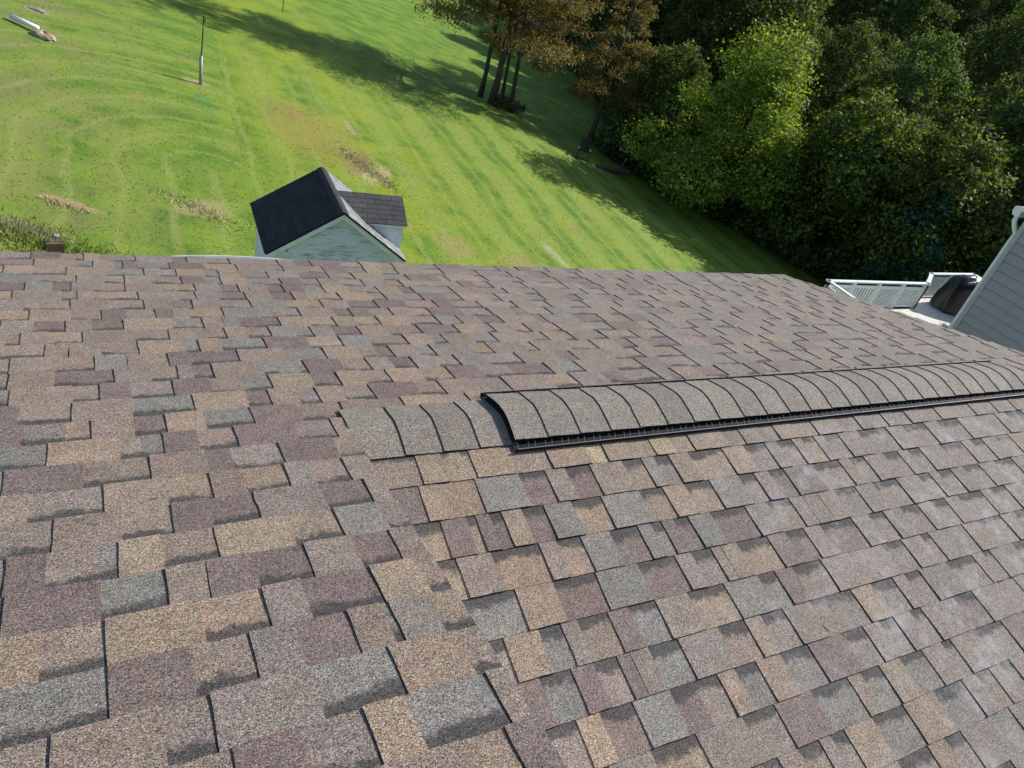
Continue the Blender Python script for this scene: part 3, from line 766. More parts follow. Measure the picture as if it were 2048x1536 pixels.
# ------------------------------------------------------------------ small things lying on the roof
def on_roof(frame, X, s, h=.010): return Vector(frame(X, s, h))
tw = MB().tube([(0, 0, 0), (.012, -.018, .001), (.028, -.037, .0)], [.0016, .0019, .0012], 5)
pt = on_roof(frameQ, 10.9 * U, 7.55 * U, .012)
o = tw.build('twig', M_TWIG, None, center=False); o.location = pt; tag(o, 'short pale twig lying on a tan shingle of the near slope', 'twig')
tw = MB().tube([(0, 0, 0), (.01, -.003, .001), (.022, -.001, .0)], [.001, .0013, .0008], 5)
o = tw.build('twig', M_BARKD, None, center=False); o.location = on_roof(frameP, -4.55 * U, -2.3 * U, .010); tag(o, 'tiny dark twig lying on a brown shingle near the lower left', 'twig')

# ------------------------------------------------------------------ shed
SC = np.array((3.55, 12.55, float(ground(3.5, 12.5)) - .05))
shed = thing('garden_shed', 'small white garden shed with a black shingle roof and side dormer', 'shed', tuple(SC), R_(-2.5))
zr_, ze_ = -4.263 - SC[2], -5.25 - SC[2]; HW = 1.44; YF, YB = -1.16, 1.17
slope_sh = math.atan2(zr_ - ze_, HW); SL = math.hypot(zr_ - ze_, HW); cs_, sn_ = math.cos(slope_sh), math.sin(slope_sh)
wallh = ze_ + .10
b = MB().box(-1.29, 1.29, YF + .17, YB - .12, 0, wallh); shed_wall = b.build('wall', M_SHEDW, shed, center=False)
for sx in (-1, 1):
    zz = 0.02
    while zz < wallh - .05:
        b = MB().quadbox([(sx * 1.29, YF + .20, zz), (sx * 1.308, YF + .20, zz), (sx * 1.308, YB - .15, zz), (sx * 1.29, YB - .15, zz),
                          (sx * 1.29, YF + .20, zz + .108), (sx * 1.295, YF + .20, zz + .108), (sx * 1.295, YB - .15, zz + .108), (sx * 1.29, YB - .15, zz + .108)])
        b.build('siding_board', M_SHEDW, shed_wall); zz += .1095
# gable end boards, facing the house
zz = wallh - 1.2
while zz < zr_ - .16:
    zt = zz + .103
    def hw(z_): return min(1.27, max(.02, (zr_ - .075 - z_) / math.tan(slope_sh)))
    a0, a1 = hw(zz), hw(min(zt, zr_ - .08)); yf = YF + .17
    b = MB().quadbox([(-a0, yf - .032, zz), (a0, yf - .032, zz), (a0, yf + .01, zz), (-a0, yf + .01, zz),
                      (-a1, yf - .004, zt), (a1, yf - .004, zt), (a1, yf + .01, zt), (-a1, yf + .01, zt)])
    b.build('siding_board', M_MILDEW, shed_wall); zz += .1095
b = MB(); yb_ = YF + .175
b.v += [(-1.29, yb_, wallh - .001), (1.29, yb_, wallh - .001), (0, yb_, zr_ - .06), (-1.29, YB - .12, wallh - .001), (1.29, YB - .12, wallh - .001), (0, YB - .12, zr_ - .06)]
b.f += [(0, 1, 2), (5, 4, 3), (0, 3, 4, 1), (1, 4, 5, 2), (2, 5, 3, 0)]
b.build('gable', M_WINGD, shed)
for sx in (-1, 1):                                   # rake boards and corner boards
    p = lambda s_, d: (sx * s_ * cs_, 0, zr_ - s_ * sn_ - d)
    for yy in (YF + .02, YB - .05):
        b = MB(); w0, w1 = .035, .155
        q0, q1, q2, q3 = p(0, w0), p(SL - .02, w0), p(SL - .02, w1), p(0, w1)
        b.quadbox([(q0[0], yy, q0[2]), (q1[0], yy, q1[2]), (q1[0], yy + .03, q1[2]), (q0[0], yy + .03, q0[2]),
                   (q3[0], yy, q3[2]), (q2[0], yy, q2[2]), (q2[0], yy + .03, q2[2]), (q3[0], yy + .03, q3[2])])
        b.build('rake_board', M_SHEDW, shed)
    b = MB(); q0, q1, q2, q3 = p(.02, .036), p(SL - .03, .036), p(SL - .03, .05), p(.02, .05)
    b.quadbox([(q0[0], YF + .05, q0[2]), (q1[0], YF + .05, q1[2]), (q1[0], YF + .2, q1[2]), (q0[0], YF + .2, q0[2]),
               (q3[0], YF + .05, q3[2]), (q2[0], YF + .05, q2[2]), (q2[0], YF + .2, q2[2]), (q3[0], YF + .2, q3[2])]); b.build('soffit', M_SHEDW, shed)
    b = MB().box(1.225 if sx > 0 else -1.315, 1.315 if sx > 0 else -1.225, YF + .135, YF + .235, 0, wallh - .12); b.build('corner_board', M_SHEDW, shed)
SHADED_TONE = (.030, .032, .038)
def shed_frame(sx):
    def fr(Y, s, h): return (sx * (s * cs_ + h * sn_), Y, zr_ - s * sn_ + h * cs_)
    return fr
def small_shingles(fr, u0, u1, s_end, expo, wid, parent, r, tone, clip=None, pname='shingle'):
    n = int(s_end / expo + .5)
    for k in range(n):
        sb = s_end - k * expo; st_ = max(sb - expo, 0); x = u0; o_ = (k % 2) * wid * .5 + r.uniform(-.03, .03)
        edges = [u0]; e = u0 + o_ if o_ > .05 else u0 + wid
        while e < u1 - .05: edges.append(e); e += wid * r.uniform(.8, 1.2)
        edges.append(u1)
        for a, b_ in zip(edges[:-1], edges[1:]):
            if clip:
                c_ = clip(a, b_, st_, sb)
                if c_ is None: continue
                a, b_ = c_
            g_ = .0035; hb, ht = .012, .004; et = max(st_ - .02, .0)
            v = [fr(a + g_, sb, hb), fr(b_ - g_, sb, hb), fr(b_ - g_, et, ht), fr(a + g_, et, ht),
                 fr(a + g_, sb, .001), fr(b_ - g_, sb, .001), fr(b_ - g_, et, .001), fr(a + g_, et, .001)]
            f = [(0, 1, 2, 3), (4, 5, 1, 0), (5, 6, 2, 1), (7, 4, 0, 3)]
            j = r.uniform(.8, 1.25); c = (tone[0] * j, tone[1] * j, tone[2] * j, 0.)
            v = np.asarray(v) - np.asarray(parent.location); cc = v.mean(axis=0)
            me = make_mesh(pname, v - cc, f, [M_SHD], [(0, 0)] * 8, [c] * 8); link(pname, me, parent, tuple(cc))
rs = random.Random(21)
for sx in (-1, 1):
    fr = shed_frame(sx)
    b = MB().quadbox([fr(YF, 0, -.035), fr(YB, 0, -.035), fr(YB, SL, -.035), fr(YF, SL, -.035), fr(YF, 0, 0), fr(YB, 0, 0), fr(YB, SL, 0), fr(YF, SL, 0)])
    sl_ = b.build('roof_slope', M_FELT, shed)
    small_shingles(fr, YF - .01, YB + .01, SL + .01, .150, .31, sl_, rs, SHADED_TONE if sx < 0 else (.20, .21, .21), pname='shingle')  # light painted into the tones: left slope dark as shaded, right pale as sunlit
x = YF
cap_par = MB().box(-.02, .02, YF, YB, zr_ - .02, zr_ - .004).build('ridge_board', M_FELT, shed)
while x < YB - .02:
    e = min(x + .15, YB); v = []
    for (yy, hh) in ((x, .021), (e + .02, .014)):
        for (sx, s_) in ((-1, .13), (-1, .02), (1, .02), (1, .13)):
            v.append(shed_frame(sx)(yy, s_, hh))
    v = np.asarray(v) - np.asarray(cap_par.location); cc = v.mean(axis=0)
    me = make_mesh('cap_shingle', v - cc, [(0, 1, 5, 4), (1, 2, 6, 5), (2, 3, 7, 6)], [M_SHD], [(0, 0)] * 8, [(.05, .053, .062, 0)] * 8)
    link('cap_shingle', me, cap_par, tuple(cc)); x = e
# dormer on the right-hand slope
DZ = zr_ - .02; DX1 = 1.50; DYC = -.02; DHW = .62; DDROP = .35
dsl = math.hypot(DHW, DDROP); dc, ds = DHW / dsl, DDROP / dsl
dorm = MB(); wy = DHW - .07
zb = ze_ + .10; zt_ = DZ - DDROP - .01
dorm.box(.30, DX1 - .05, DYC - wy, DYC + wy, zb - .2, zt_)
dorm.v += [(DX1 - .06, DYC - wy, zt_), (DX1 - .06, DYC + wy, zt_), (DX1 - .06, DYC, DZ - .03), (.3, DYC - wy, zt_), (.3, DYC + wy, zt_), (.3, DYC, DZ - .03)]
n = len(dorm.v) - 6; dorm.f += [(n, n + 1, n + 2), (n + 5, n + 4, n + 3), (n, n + 3, n + 4, n + 1), (n + 1, n + 4, n + 5, n + 2), (n + 2, n + 5, n + 3, n)]
dormer = dorm.build('dormer', M_SHEDW, shed)
def dfr(sy):
    def fr(X, s, h): return (X, DYC + sy * (s * dc + h * ds), DZ - s * ds + h * dc)
    return fr
for sy in (-1, 1):
    fr = dfr(sy); dl = dsl + .05
    def valley_x(s_): return max(0.02, (s_ * ds + .0) / math.tan(slope_sh) + .0)
    v = [fr(valley_x(0), 0, -.02), fr(DX1, 0, -.02), fr(DX1, dl, -.02), fr(valley_x(dl), dl, -.02), fr(valley_x(0), 0, 0), fr(DX1, 0, 0), fr(DX1, dl, 0), fr(valley_x(dl), dl, 0)]
    b = MB().quadbox(v); ds_ = b.build('dormer_slope', M_FELT, shed)
    def clip(a, b_, s0, s1):
        vx = valley_x((s0 + s1) / 2) + .01
        if b_ < vx + .04: return None
        return max(a, vx), b_
    small_shingles(fr, .02, DX1 + .01, dl + .005, .125, .27, ds_, rs, (.060, .062, .066), clip)
    b = MB(); q = [fr(valley_x(dl) + .1, dl - .004, -.09), fr(DX1 - .01, dl - .004, -.09), fr(DX1 - .01, dl - .004, -.006), fr(valley_x(dl) + .02, dl - .004, -.006)]
    b.quadbox([q[0], q[1], (q[1][0], q[1][1] - sy * .02, q[1][2]), (q[0][0], q[0][1] - sy * .02, q[0][2]), q[3], q[2], (q[2][0], q[2][1] - sy * .02, q[2][2]), (q[3][0], q[3][1] - sy * .02, q[3][2])])
    b.build('fascia', M_SHEDW, shed)
    zz = zb - .2
    while zz < zt_ - .06:
        yy = DYC + sy * wy
        b = MB().quadbox([(.35, yy, zz), (DX1 - .09, yy, zz), (DX1 - .09, yy + sy * .014, zz), (.35, yy + sy * .014, zz), (.35, yy, zz + .1), (DX1 - .09, yy, zz + .1), (DX1 - .09, yy + sy * .004, zz + .1), (.35, yy + sy * .004, zz + .1)])
        b.build('siding_board', M_SHEDW, dormer, off=tuple(dormer.location)); zz += .102
    b = MB().box(DX1 - .10, DX1 - .04, min(DYC + sy * (wy - .04), DYC + sy * (wy + .02)), max(DYC + sy * (wy - .04), DYC + sy * (wy + .02)), zb - .2, zt_ - .02); b.build('corner_board', M_SHEDW, shed)
for sy in (-1, 1):
    b = MB(); f0 = dfr(sy); q = [f0(DX1 - .02, 0, -.11), f0(DX1 - .02, dsl + .03, -.11), f0(DX1 - .02, dsl + .03, -.02), f0(DX1 - .02, 0, -.02)]
    b.quadbox([q[0], q[1], (q[1][0] + .02, q[1][1], q[1][2]), (q[0][0] + .02, q[0][1], q[0][2]), q[3], q[2], (q[2][0] + .02, q[2][1], q[2][2]), (q[3][0] + .02, q[3][1], q[3][2])])
    b.build('rake_board', M_SHEDW, shed)
b = MB().box(DX1 - .045, DX1 - .02, DYC - .3, DYC + .3, zb, zt_ - .05); b.build('dormer_window', M_WHITE, shed)
# small round fitting low on the gable
b = MB().tube([(-1.0, YF + .12, wallh - .08), (-1.0, YF + .165, wallh - .08)], .022, 10); b.build('vent_cap', M_PIPE, shed)

# ------------------------------------------------------------------ deck with white railings
DF = -6.18; RT = -5.232
deck = thing('deck', 'raised timber deck with white slatted railings beyond the roof corner', 'deck', (22.0, 7.0, DF))
doff = (22.0, 7.0, DF)
def db(mb, name, mat, parent=None, smooth=False):
    off = np.array(doff) + (np.array(parent.location) if parent is not None else 0)
    return mb.build(name, mat, parent or deck, smooth, off)
y = 2.35
while y < 11.6:
    x0_, x1_ = 18.0, 26.75
    if y + .14 > 10.93:
        x0_ = 22.95 + max(0, (y - 10.93)) * 1.6; x1_ = 26.75
    db(MB().box(x0_, x1_, y, y + .136, DF - .035, DF), 'deck_board', M_DECKF); y += .142
db(MB().box(18.02, 26.7, 10.86, 10.9, DF - .26, DF - .036).box(18.02, 18.06, 2.4, 10.9, DF - .26, DF - .036).box(18.02, 26.7, 6.4, 6.46, DF - .26, DF - .036), 'rim_joist', M_DECKW)
for (px, py) in ((18.15, 10.8), (22.8, 10.8), (18.15, 6.4), (26.6, 11.3), (22.8, 6.4), (26.6, 6.4)):
    gzp = float(ground(px, py)); db(MB().box(px - .07, px + .07, py - .07, py + .07, gzp - .1, DF - .04), 'support_post', M_DECKW)
RPTS = [(18.06, 4.0), (18.06, 10.92), (22.90, 10.90), (24.05, 11.60), (26.70, 11.68), (27.0, 7.0)]
rail_lab = ['side railing', 'long railing with four slatted sections', 'short diagonal railing', 'railing behind the grill', 'end railing']
for si in range(len(RPTS) - 1):
    p, q = Vector((*RPTS[si], 0)), Vector((*RPTS[si + 1], 0)); d = (q - p); Ln = d.length; d.normalize(); nrm = Vector((-d.y, d.x, 0))
    cap = MB().beam(p - d * .08 + Vector((0, 0, RT - .0175)), q + d * .08 + Vector((0, 0, RT - .0175)), .125, .045)
    rail = db(cap, 'railing', M_DECKW); rail['label'] = rail_lab[si]
    nsec = max(1, round(Ln / 1.21)); sec = Ln / nsec
    db(MB().beam(p + Vector((0, 0, RT - .175)), q + Vector((0, 0, RT - .205)), .04, .09), 'upper_rail', M_DECKW, rail)
    db(MB().beam(p + Vector((0, 0, DF + .10)), q + Vector((0, 0, DF + .10)), .05, .07), 'lower_rail', M_DECKW, rail)
    for k in range(nsec + 1):
        c = p + d * (k * sec); w = .14
        a0 = c - d * w if k > 0 else c - d * .05; a1 = c + d * w if k < nsec else c + d * .05
        db(MB().beam(a0.lerp(a1, .0) + Vector((0, 0, (RT + DF) / 2 - .06)), a1 + Vector((0, 0, (RT + DF) / 2 - .06)), .05, RT - DF - .15), 'post_board', M_DECKW, rail)
        db(MB().box(c.x - .045, c.x + .045, c.y - .045, c.y + .045, DF, RT - .036), 'post', M_DECKW, rail)
    for k in range(nsec):
        a = p + d * (k * sec + .15 + .035); span = sec - .30 - .07; nb = 6
        for t in range(nb):
            c = a + d * (span * (t + .5) / nb) + nrm * .0
            db(MB().beam(c - d * .032 + Vector((0, 0, (DF + .14 + RT - .23) / 2)), c + d * .032 + Vector((0, 0, (DF + .14 + RT - .23) / 2)), .03, RT - .23 - DF - .14), 'baluster', M_DECKW, rail)

# covered grill: draped cloth over a barbecue
gc = Vector((25.0, 10.62, DF))
grill = thing('covered_grill', 'barbecue grill under a draped black cover on the deck', 'grill', tuple(gc), R_(-32))
v = []; f = []; NA, NH = 40, 13
rgc = random.Random(4); folds = [(rgc.randint(5, 17), rgc.uniform(0, 6.28), rgc.uniform(.012, .032)) for _ in range(7)]
for j in range(NH + 1):
    t = j / NH
    if t < .72: zz = .05 + (t / .72) * .92; hx = .86 - .12 * (t / .72); hy = .47 - .09 * (t / .72)
    else:
        w = (t - .72) / .28; zz = .97 + .26 * math.sin(w * 1.57); hx = .74 * math.cos(w * 1.45) ** .55; hy = .38 * math.cos(w * 1.5) ** .6
    for i in range(NA):
        a = 2 * math.pi * i / NA; ca_, sa_ = math.cos(a), math.sin(a); pw = .42
        x = math.copysign(abs(ca_) ** pw, ca_) * hx; y_ = math.copysign(abs(sa_) ** pw, sa_) * hy
        amp = (1 - t) ** .8 + .15
        lump = .07 * math.sin(2 * a + .6) + .05 * math.sin(3 * a + 2.1 + t * 3)
        x += .10 * t * t; zz2 = zz + (.09 * math.cos(a - 2.6) if t > .7 else 0) * (t - .7) / .3
        zz2 += .05 * math.sin(4 * a + 1.1) * (1 if t > .6 else t); crump = rgc.uniform(-.010, .010)
        rr = 1 + crump + lump * (.3 + t * .7) + sum(am * math.sin(n_ * a + ph_ + t * 2.5) for n_, ph_, am in folds) * amp * 1.2
        v.append((x * rr, y_ * rr, zz2 + .012 * math.sin(5 * a + 1) * (1 - t)))
for j in range(NH):
    for i in range(NA):
        f.append((j * NA + i, j * NA + (i + 1) % NA, (j + 1) * NA + (i + 1) % NA, (j + 1) * NA + i))
n = len(v); v.append((0, 0, 1.235)); 
for i in range(NA): f.append((NH * NA + i, NH * NA + (i + 1) % NA, n))
link('grill_cover', make_mesh('grill_cover', v, f, [M_COVER], smooth=True), grill)
for sx in (-1, 1):
    for sy in (-1, 1):
        MB().tube([(sx * .6, sy * .28, 0), (sx * .6, sy * .28, .12)], .04, 10).build('caster', M_METAL, grill)

# low metal chair partly hidden by the wing
ch = thing('patio_chair', 'dark metal patio chair partly hidden behind the siding wall', 'chair', (23.75, 9.62, DF), R_(20))
MB().box(-.27, .27, -.25, .25, .40, .43).build('seat', M_COVER, ch)
MB().quadbox([(-.27, -.28, .44), (.27, -.28, .44), (.27, -.25, .44), (-.27, -.25, .44), (-.27, -.40, .86), (.27, -.40, .86), (.27, -.37, .86), (-.27, -.37, .86)]).build('backrest', M_COVER, ch)
for sx in (-1, 1):
    MB().tube([(sx * .29, .26, 0), (sx * .29, .25, .58), (sx * .29, .18, .64), (sx * .29, -.2, .64), (sx * .29, -.30, .58), (sx * .29, -.30, 0)], .014, 8).build('arm_frame', M_METAL, ch)

# ------------------------------------------------------------------ lawn things
def T(x, y): return float(ground(x, y))
pz = T(2.63, 26.77)
pole = thing('garden_pole', 'thin pole in a grey pipe sleeve standing alone on the lawn', 'pole', (2.63, 26.77, pz - .05), 0)
MB().tube([(0, 0, 0), (.0, 0, 1.02)], .058, 12).build('sleeve', M_PIPE, pole, True)
MB().tube([(.0, 0, .95), (.03, .0, 1.5), (.06, 0, 2.30)], .022, 8).build('rod', M_METAL, pole, True)
MB().tube([(.06, 0, 2.12), (.11, .0, 2.18), (.12, 0, 2.30), (.06, 0, 2.34)], .013, 6).build('hook', M_METAL, pole, True)
MB().box(.045, .075, -.02, .02, 2.05, 2.32).build('bracket', M_METAL, pole)
p2x, p2y = 8.6, 43.0; p2 = thing('garden_stake', 'slim dark stake standing in the tree shadow at the top edge', 'stake', (p2x, p2y, T(p2x, p2y) - .05))
MB().tube([(0, 0, 0), (.02, 0, 1.25)], .022, 8).build('rod', M_METAL, p2, True); MB().box(-.05, .09, -.02, .02, 1.22, 1.30).build('plate', M_METAL, p2)

px, py = -2.55, 27.9
o = MB().tube([(-.40, .30, .20), (.36, -.28, .10)], .075, 14).build('drain_pipe', M_WHITE, None, True); o.location = (px, py, T(px, py) + .14)
tag(o, 'white drain pipe end poking out of the grass beside a tan stone', 'pipe')
def rock(name, sx, sy, sz, seed, mat, loc, label, cat, rz=0.):
    r = np.random.default_rng(seed); v = []; f = []; n, m_ = 16, 9
    ph = r.uniform(0, 6.28, 6); am = r.uniform(.05, .13, 6)
    for j in range(m_ + 1):
        th = math.pi * j / m_
        for i in range(n):
            a = 2 * math.pi * i / n
            q = 1 + sum(am[k] * math.sin((k + 1) * a + ph[k] + th * (k + 1)) for k in range(6)) * .8
            v.append((sx * math.sin(th) ** .7 * math.cos(a) * q if th not in (0, math.pi) else 0, sy * math.sin(th) ** .7 * math.sin(a) * q if th else 0, sz * math.cos(th) * (1 + .2 * math.sin(3 * a + ph[0]))))
    for j in range(m_):
        for i in range(n): f.append((j * n + i, (j + 1) * n + i, (j + 1) * n + (i + 1) % n, j * n + (i + 1) % n))
    o = link(name, make_mesh(name, v, f, [mat])); o.location = loc; o.rotation_euler = (0, 0, rz); return tag(o, label, cat)
rock('stone', .40, .24, .16, 2, M_STONE, (-2.02, 27.3, T(-2.02, 27.3) + .03), 'rough tan stone in the lawn at the end of the white pipe', 'stone', -.6)
rock('stone', .30, .12, .05, 5, M_GSTONE, (-2.3, 30.05, T(-2.3, 30.05) + .02), 'flat grey stone sunk in the lawn uphill of the white pipe', 'stone', -.5)
# timber edging corner on the weedy bank below the eave
tz = T(-1.55, 14.1)
ed = thing('timber_edging', 'weathered timber edging corner on the weedy bank below the eave', 'edging', (-1.5, 13.55, tz - .1), R_(8))
MB().box(-.20, .10, -.10, -.02, 0, .34).build('plank', M_WOOD, ed); MB().box(-.20, .10, -.01, .07, 0, .27).build('plank', M_WOOD, ed)
MB().box(-.21, .11, .08, .11, 0, .30).build('plank', M_WOOD, ed)
rock('stone', .07, .05, .04, 8, M_GSTONE, (-1.52, 13.62, tz + .34), 'small pale stone by the timber edging', 'stone')

# log and board lying in the shade at the edge of the wood
lg = thing('fallen_log', 'reddish fallen log lying in shade at the edge of the wood', 'log', (24.4, 30.8, T(24.4, 30.8)), R_(-12))
MB().tube([(-1.1, 0, .16), (-.4, .06, .2), (.5, 0, .17), (1.2, -.08, .15)], [.15, .17, .16, .12], 12).build('log', M_LOG, lg, True)
MB().tube([(.3, 0, .2), (.6, .35, .5), (.75, .5, .8)], [.06, .045, .02], 8).build('branch', M_LOG, lg, True)
lb = thing('garden_chair', 'dark wooden garden chair in shade left of the fallen log', 'chair', (22.65, 31.65, T(22.65, 31.65)), R_(-35))
for k in range(5): MB().quadbox([(-.26 + k * .11, .20, .35), (-.16 + k * .11, .20, .35), (-.16 + k * .11, .22, .35), (-.26 + k * .11, .22, .35), (-.26 + k * .11, .48, 1.05), (-.16 + k * .11, .48, 1.05), (-.16 + k * .11, .50, 1.05), (-.26 + k * .11, .50, 1.05)]).build('slat', M_BARKD, lb)
MB().quadbox([(-.27, -.30, .38), (.29, -.30, .38), (.29, .24, .28), (-.27, .24, .28), (-.27, -.30, .41), (.29, -.30, .41), (.29, .24, .31), (-.27, .24, .31)]).build('seat', M_BARKD, lb)
for sx in (-.32, .31):
    MB().box(sx, sx + .05, -.32, -.26, 0, .55).build('leg', M_BARKD, lb); MB().quadbox([(sx, .1, 0), (sx + .05, .1, 0), (sx + .05, .3, 0), (sx, .3, 0), (sx, .28, .6), (sx + .05, .28, .6), (sx + .05, .34, .6), (sx, .34, .6)]).build('leg', M_BARKD, lb)
    MB().box(sx - .04, sx + .09, -.36, .36, .58, .61).build('armrest', M_BARKD, lb)
wb = MB().box(-.22, .22, -.16, .16, 0, .62).box(-.24, .24, -.18, .18, .62, .66).build('white_box', M_WHITE, None, center=False)
wb.location = (48.0, 79.5, T(48, 79.5)); tag(wb, 'small white box far off between the tree trunks', 'box')

# ------------------------------------------------------------------ grass standing on the lawn
def blades(n, region, hmin, hmax, wid, seed, shade=(.85, 1.2), per=3):
    r = np.random.default_rng(seed); pts = region(r, n); m_ = len(pts)
    x = np.repeat(pts[:, 0], per) + r.normal(0, .018, m_ * per); y = np.repeat(pts[:, 1], per) + r.normal(0, .018, m_ * per)
    z = ground(x, y); k = len(x); a = r.uniform(0, 2 * np.pi, k); h = r.uniform(hmin, hmax, k); w = wid * r.uniform(.6, 1.3, k)
    lx, ly = r.normal(0, .45, k) * h, r.normal(0, .45, k) * h
    v = np.empty((k, 3, 3)); dx, dy = np.cos(a) * w / 2, np.sin(a) * w / 2
    v[:, 0] = np.stack([x - dx, y - dy, z - .01], 1); v[:, 1] = np.stack([x + dx, y + dy, z - .01], 1); v[:, 2] = np.stack([x + lx, y + ly, z + h], 1)
    c = np.repeat(r.uniform(shade[0], shade[1], k), 3)
    return v.reshape(-1, 3), np.arange(k * 3).reshape(-1, 3), np.stack([c, c, c, np.ones_like(c)], 1)

def tri_object(name, v, f, c, mat):
    me = bpy.data.meshes.new(name); k, nf, w = len(v), len(f), f.shape[1]
    me.vertices.add(k); me.vertices.foreach_set('co', np.asarray(v, np.float32).ravel())
    me.loops.add(nf * w); me.loops.foreach_set('vertex_index', np.asarray(f, np.int32).ravel())
    me.polygons.add(nf); me.polygons.foreach_set('loop_start', np.arange(0, nf * w, w, dtype=np.int32))
    me.update(calc_edges=True)
    a = me.color_attributes.new('Col', 'FLOAT_COLOR', 'POINT'); a.data.foreach_set('color', np.asarray(c, np.float32).ravel())
    me.materials.append(mat); return me

def reg_lawn(r, n):
    # denser nearer the house, thinning out with distance
    d = 11 + 30 * r.random(n) ** 1.3; ang = np.radians(r.uniform(-9, 56, n))
    x = -.7 + d * np.sin(ang); y = -1.9 + d * np.cos(ang)
    ok = (x < edge_x(y) + .5) & ~((abs(x - 3.55) < 1.3) & (abs(y - 12.55) < 1.1)); return np.stack([x, y], 1)[ok]
v, f, c = blades(30000, reg_lawn, .012, .030, .028, 31)
o = link('grass', tri_object('grass', v, f, c, M_BLADE)); tag(o, 'short mown grass over the lawn', 'grass', kind='stuff')
def reg_bank(r, n):
    x = r.normal(-2.9, .75, n); y = r.normal(14.0, .35, n); x2 = r.uniform(-4, 2.6, n // 2); y2 = r.uniform(11.5, 14.2, n // 2)
    return np.stack([np.concatenate([x, x2]), np.concatenate([y, y2])], 1)
v, f, c = blades(4200, reg_bank, .05, .14, .022, 33, (.8, 1.7), 4)
o = link('tall_grass', tri_object('tall_grass', v, f, c, M_BLADE)); tag(o, 'longer tufty grass and weeds on the bank under the eave', 'grass', kind='stuff')
def reg_straw(r, n):
    t = r.uniform(0, 1, n); x = 7.1 + 1.15 * t + r.normal(0, .30, n) * r.random(n); y = 23.6 - 2.3 * t + r.normal(0, .4, n)
    m2 = n // 3; x2 = r.normal(1.6, .5, m2); y2 = 16.9 + (x2 - 1.6) * -.6 + r.normal(0, .22, m2); m3 = n // 8
    x3 = r.uniform(-1.9, -.9, m3); y3 = 16.1 - (x3 + 1.9) * .35 + r.normal(0, .06, m3)
    return np.stack([np.concatenate([x, x2, x3]), np.concatenate([y, y2, y3])], 1)
v, f, c = blades(900, reg_straw, .02, .08, .03, 35, (.6, 1.4), 3)
o = link('dry_clippings', tri_object('dry_clippings', v, f, c, M_STRAW)); tag(o, 'clumps of dry cut grass left on the lawn', 'clippings', kind='stuff')

# ------------------------------------------------------------------ trees
def leaf_quads(P, Nrm, size, r, aspect=1.0, droop=0.0):
    n = len(P)
    t = r.normal(size=(n, 3)); t[:, 2] -= droop; t -= Nrm * (t * Nrm).sum(1)[:, None] * .9; t /= np.linalg.norm(t, axis=1)[:, None] + 1e-9
    b = np.cross(Nrm, t); b /= np.linalg.norm(b, axis=1)[:, None] + 1e-9
    s = size * r.uniform(.6, 1.35, n)[:, None]
    v = np.empty((n, 4, 3)); v[:, 0] = P; v[:, 1] = P + t * s * .55 + b * s * .38 * aspect; v[:, 2] = P + t * s * 1.1; v[:, 3] = P + t * s * .55 - b * s * .38 * aspect
    v[:, [1, 3]] += (Nrm * s * .10)[:, None, :]
    return v.reshape(-1, 3), np.arange(n * 4).reshape(-1, 4)

def crown_mesh(name, lobes, n, size, tones, seed, mat, aspect=1., droop=0., shell=.55, flat=1.0, clump=.16):
    """lobes: (cx,cy,cz,rx,ry,rz); leaves gather in small clumps near each lobe's surface"""
    r = np.random.default_rng(seed); L = np.array(lobes, float)
    wgt = (L[:, 3] * L[:, 4] + L[:, 3] * L[:, 5]) ; wgt /= wgt.sum()
    nc = max(60, n // 14); li = r.choice(len(L), nc, p=wgt)
    d = r.normal(size=(nc, 3)); d /= np.linalg.norm(d, axis=1)[:, None]
    rad = shell + (1 - shell) * r.random(nc) ** .6; rad *= r.uniform(.85, 1.14, nc)
    cc = L[li, :3] + d * L[li, 3:] * rad[:, None]
    tone_c = r.uniform(.55, 1.35, nc)
    ci = r.integers(0, nc, n); off = r.normal(size=(n, 3)) * clump * L[li[ci], 3][:, None] * .7; off[:, 2] *= flat
    P = cc[ci] + off
    Nr = d[ci] * .55 + r.normal(size=(n, 3)) * .65; Nr[:, 2] += .45; Nr /= np.linalg.norm(Nr, axis=1)[:, None]
    v, f = leaf_quads(P, Nr, size, r, aspect, droop)
    tn = np.array(tones)[r.integers(0, len(tones), n)] * (tone_c[ci] * r.uniform(.75, 1.25, n))[:, None]
    c = np.repeat(np.concatenate([tn, np.ones((n, 1))], 1), 4, axis=0)
    return tri_object(name, v, f, c, mat)

def trunk_mesh(name, h, rad, limbs, mat, lean=(0, 0), seed=1, n=10):
    r = random.Random(seed); mb = MB(); pts = []; k = 8
    for i in range(k + 1):
        t = i / k; pts.append((lean[0] * t + r.uniform(-.04, .04) * h * .05, lean[1] * t + r.uniform(-.04, .04) * h * .05, h * t - .15))
    mb.tube(pts, [rad * (1.25 if i == 0 else 1) * (1 - .8 * i / k) for i in range(k + 1)], n)
    for (tx, ty, tz, t0) in limbs:
        i0 = min(k, max(1, int(t0 * k))); p0 = Vector(pts[i0]); p1 = Vector((tx, ty, tz)); mid = p0.lerp(p1, .5) + Vector((r.uniform(-.2, .2), r.uniform(-.2, .2), .25))
        rr = rad * (1 - .8 * t0) * .5; mb.tube([p0, mid, p1], [rr, rr * .6, rr * .18], 6)
    return make_mesh(name, mb.v, mb.f, [mat], smooth=True)

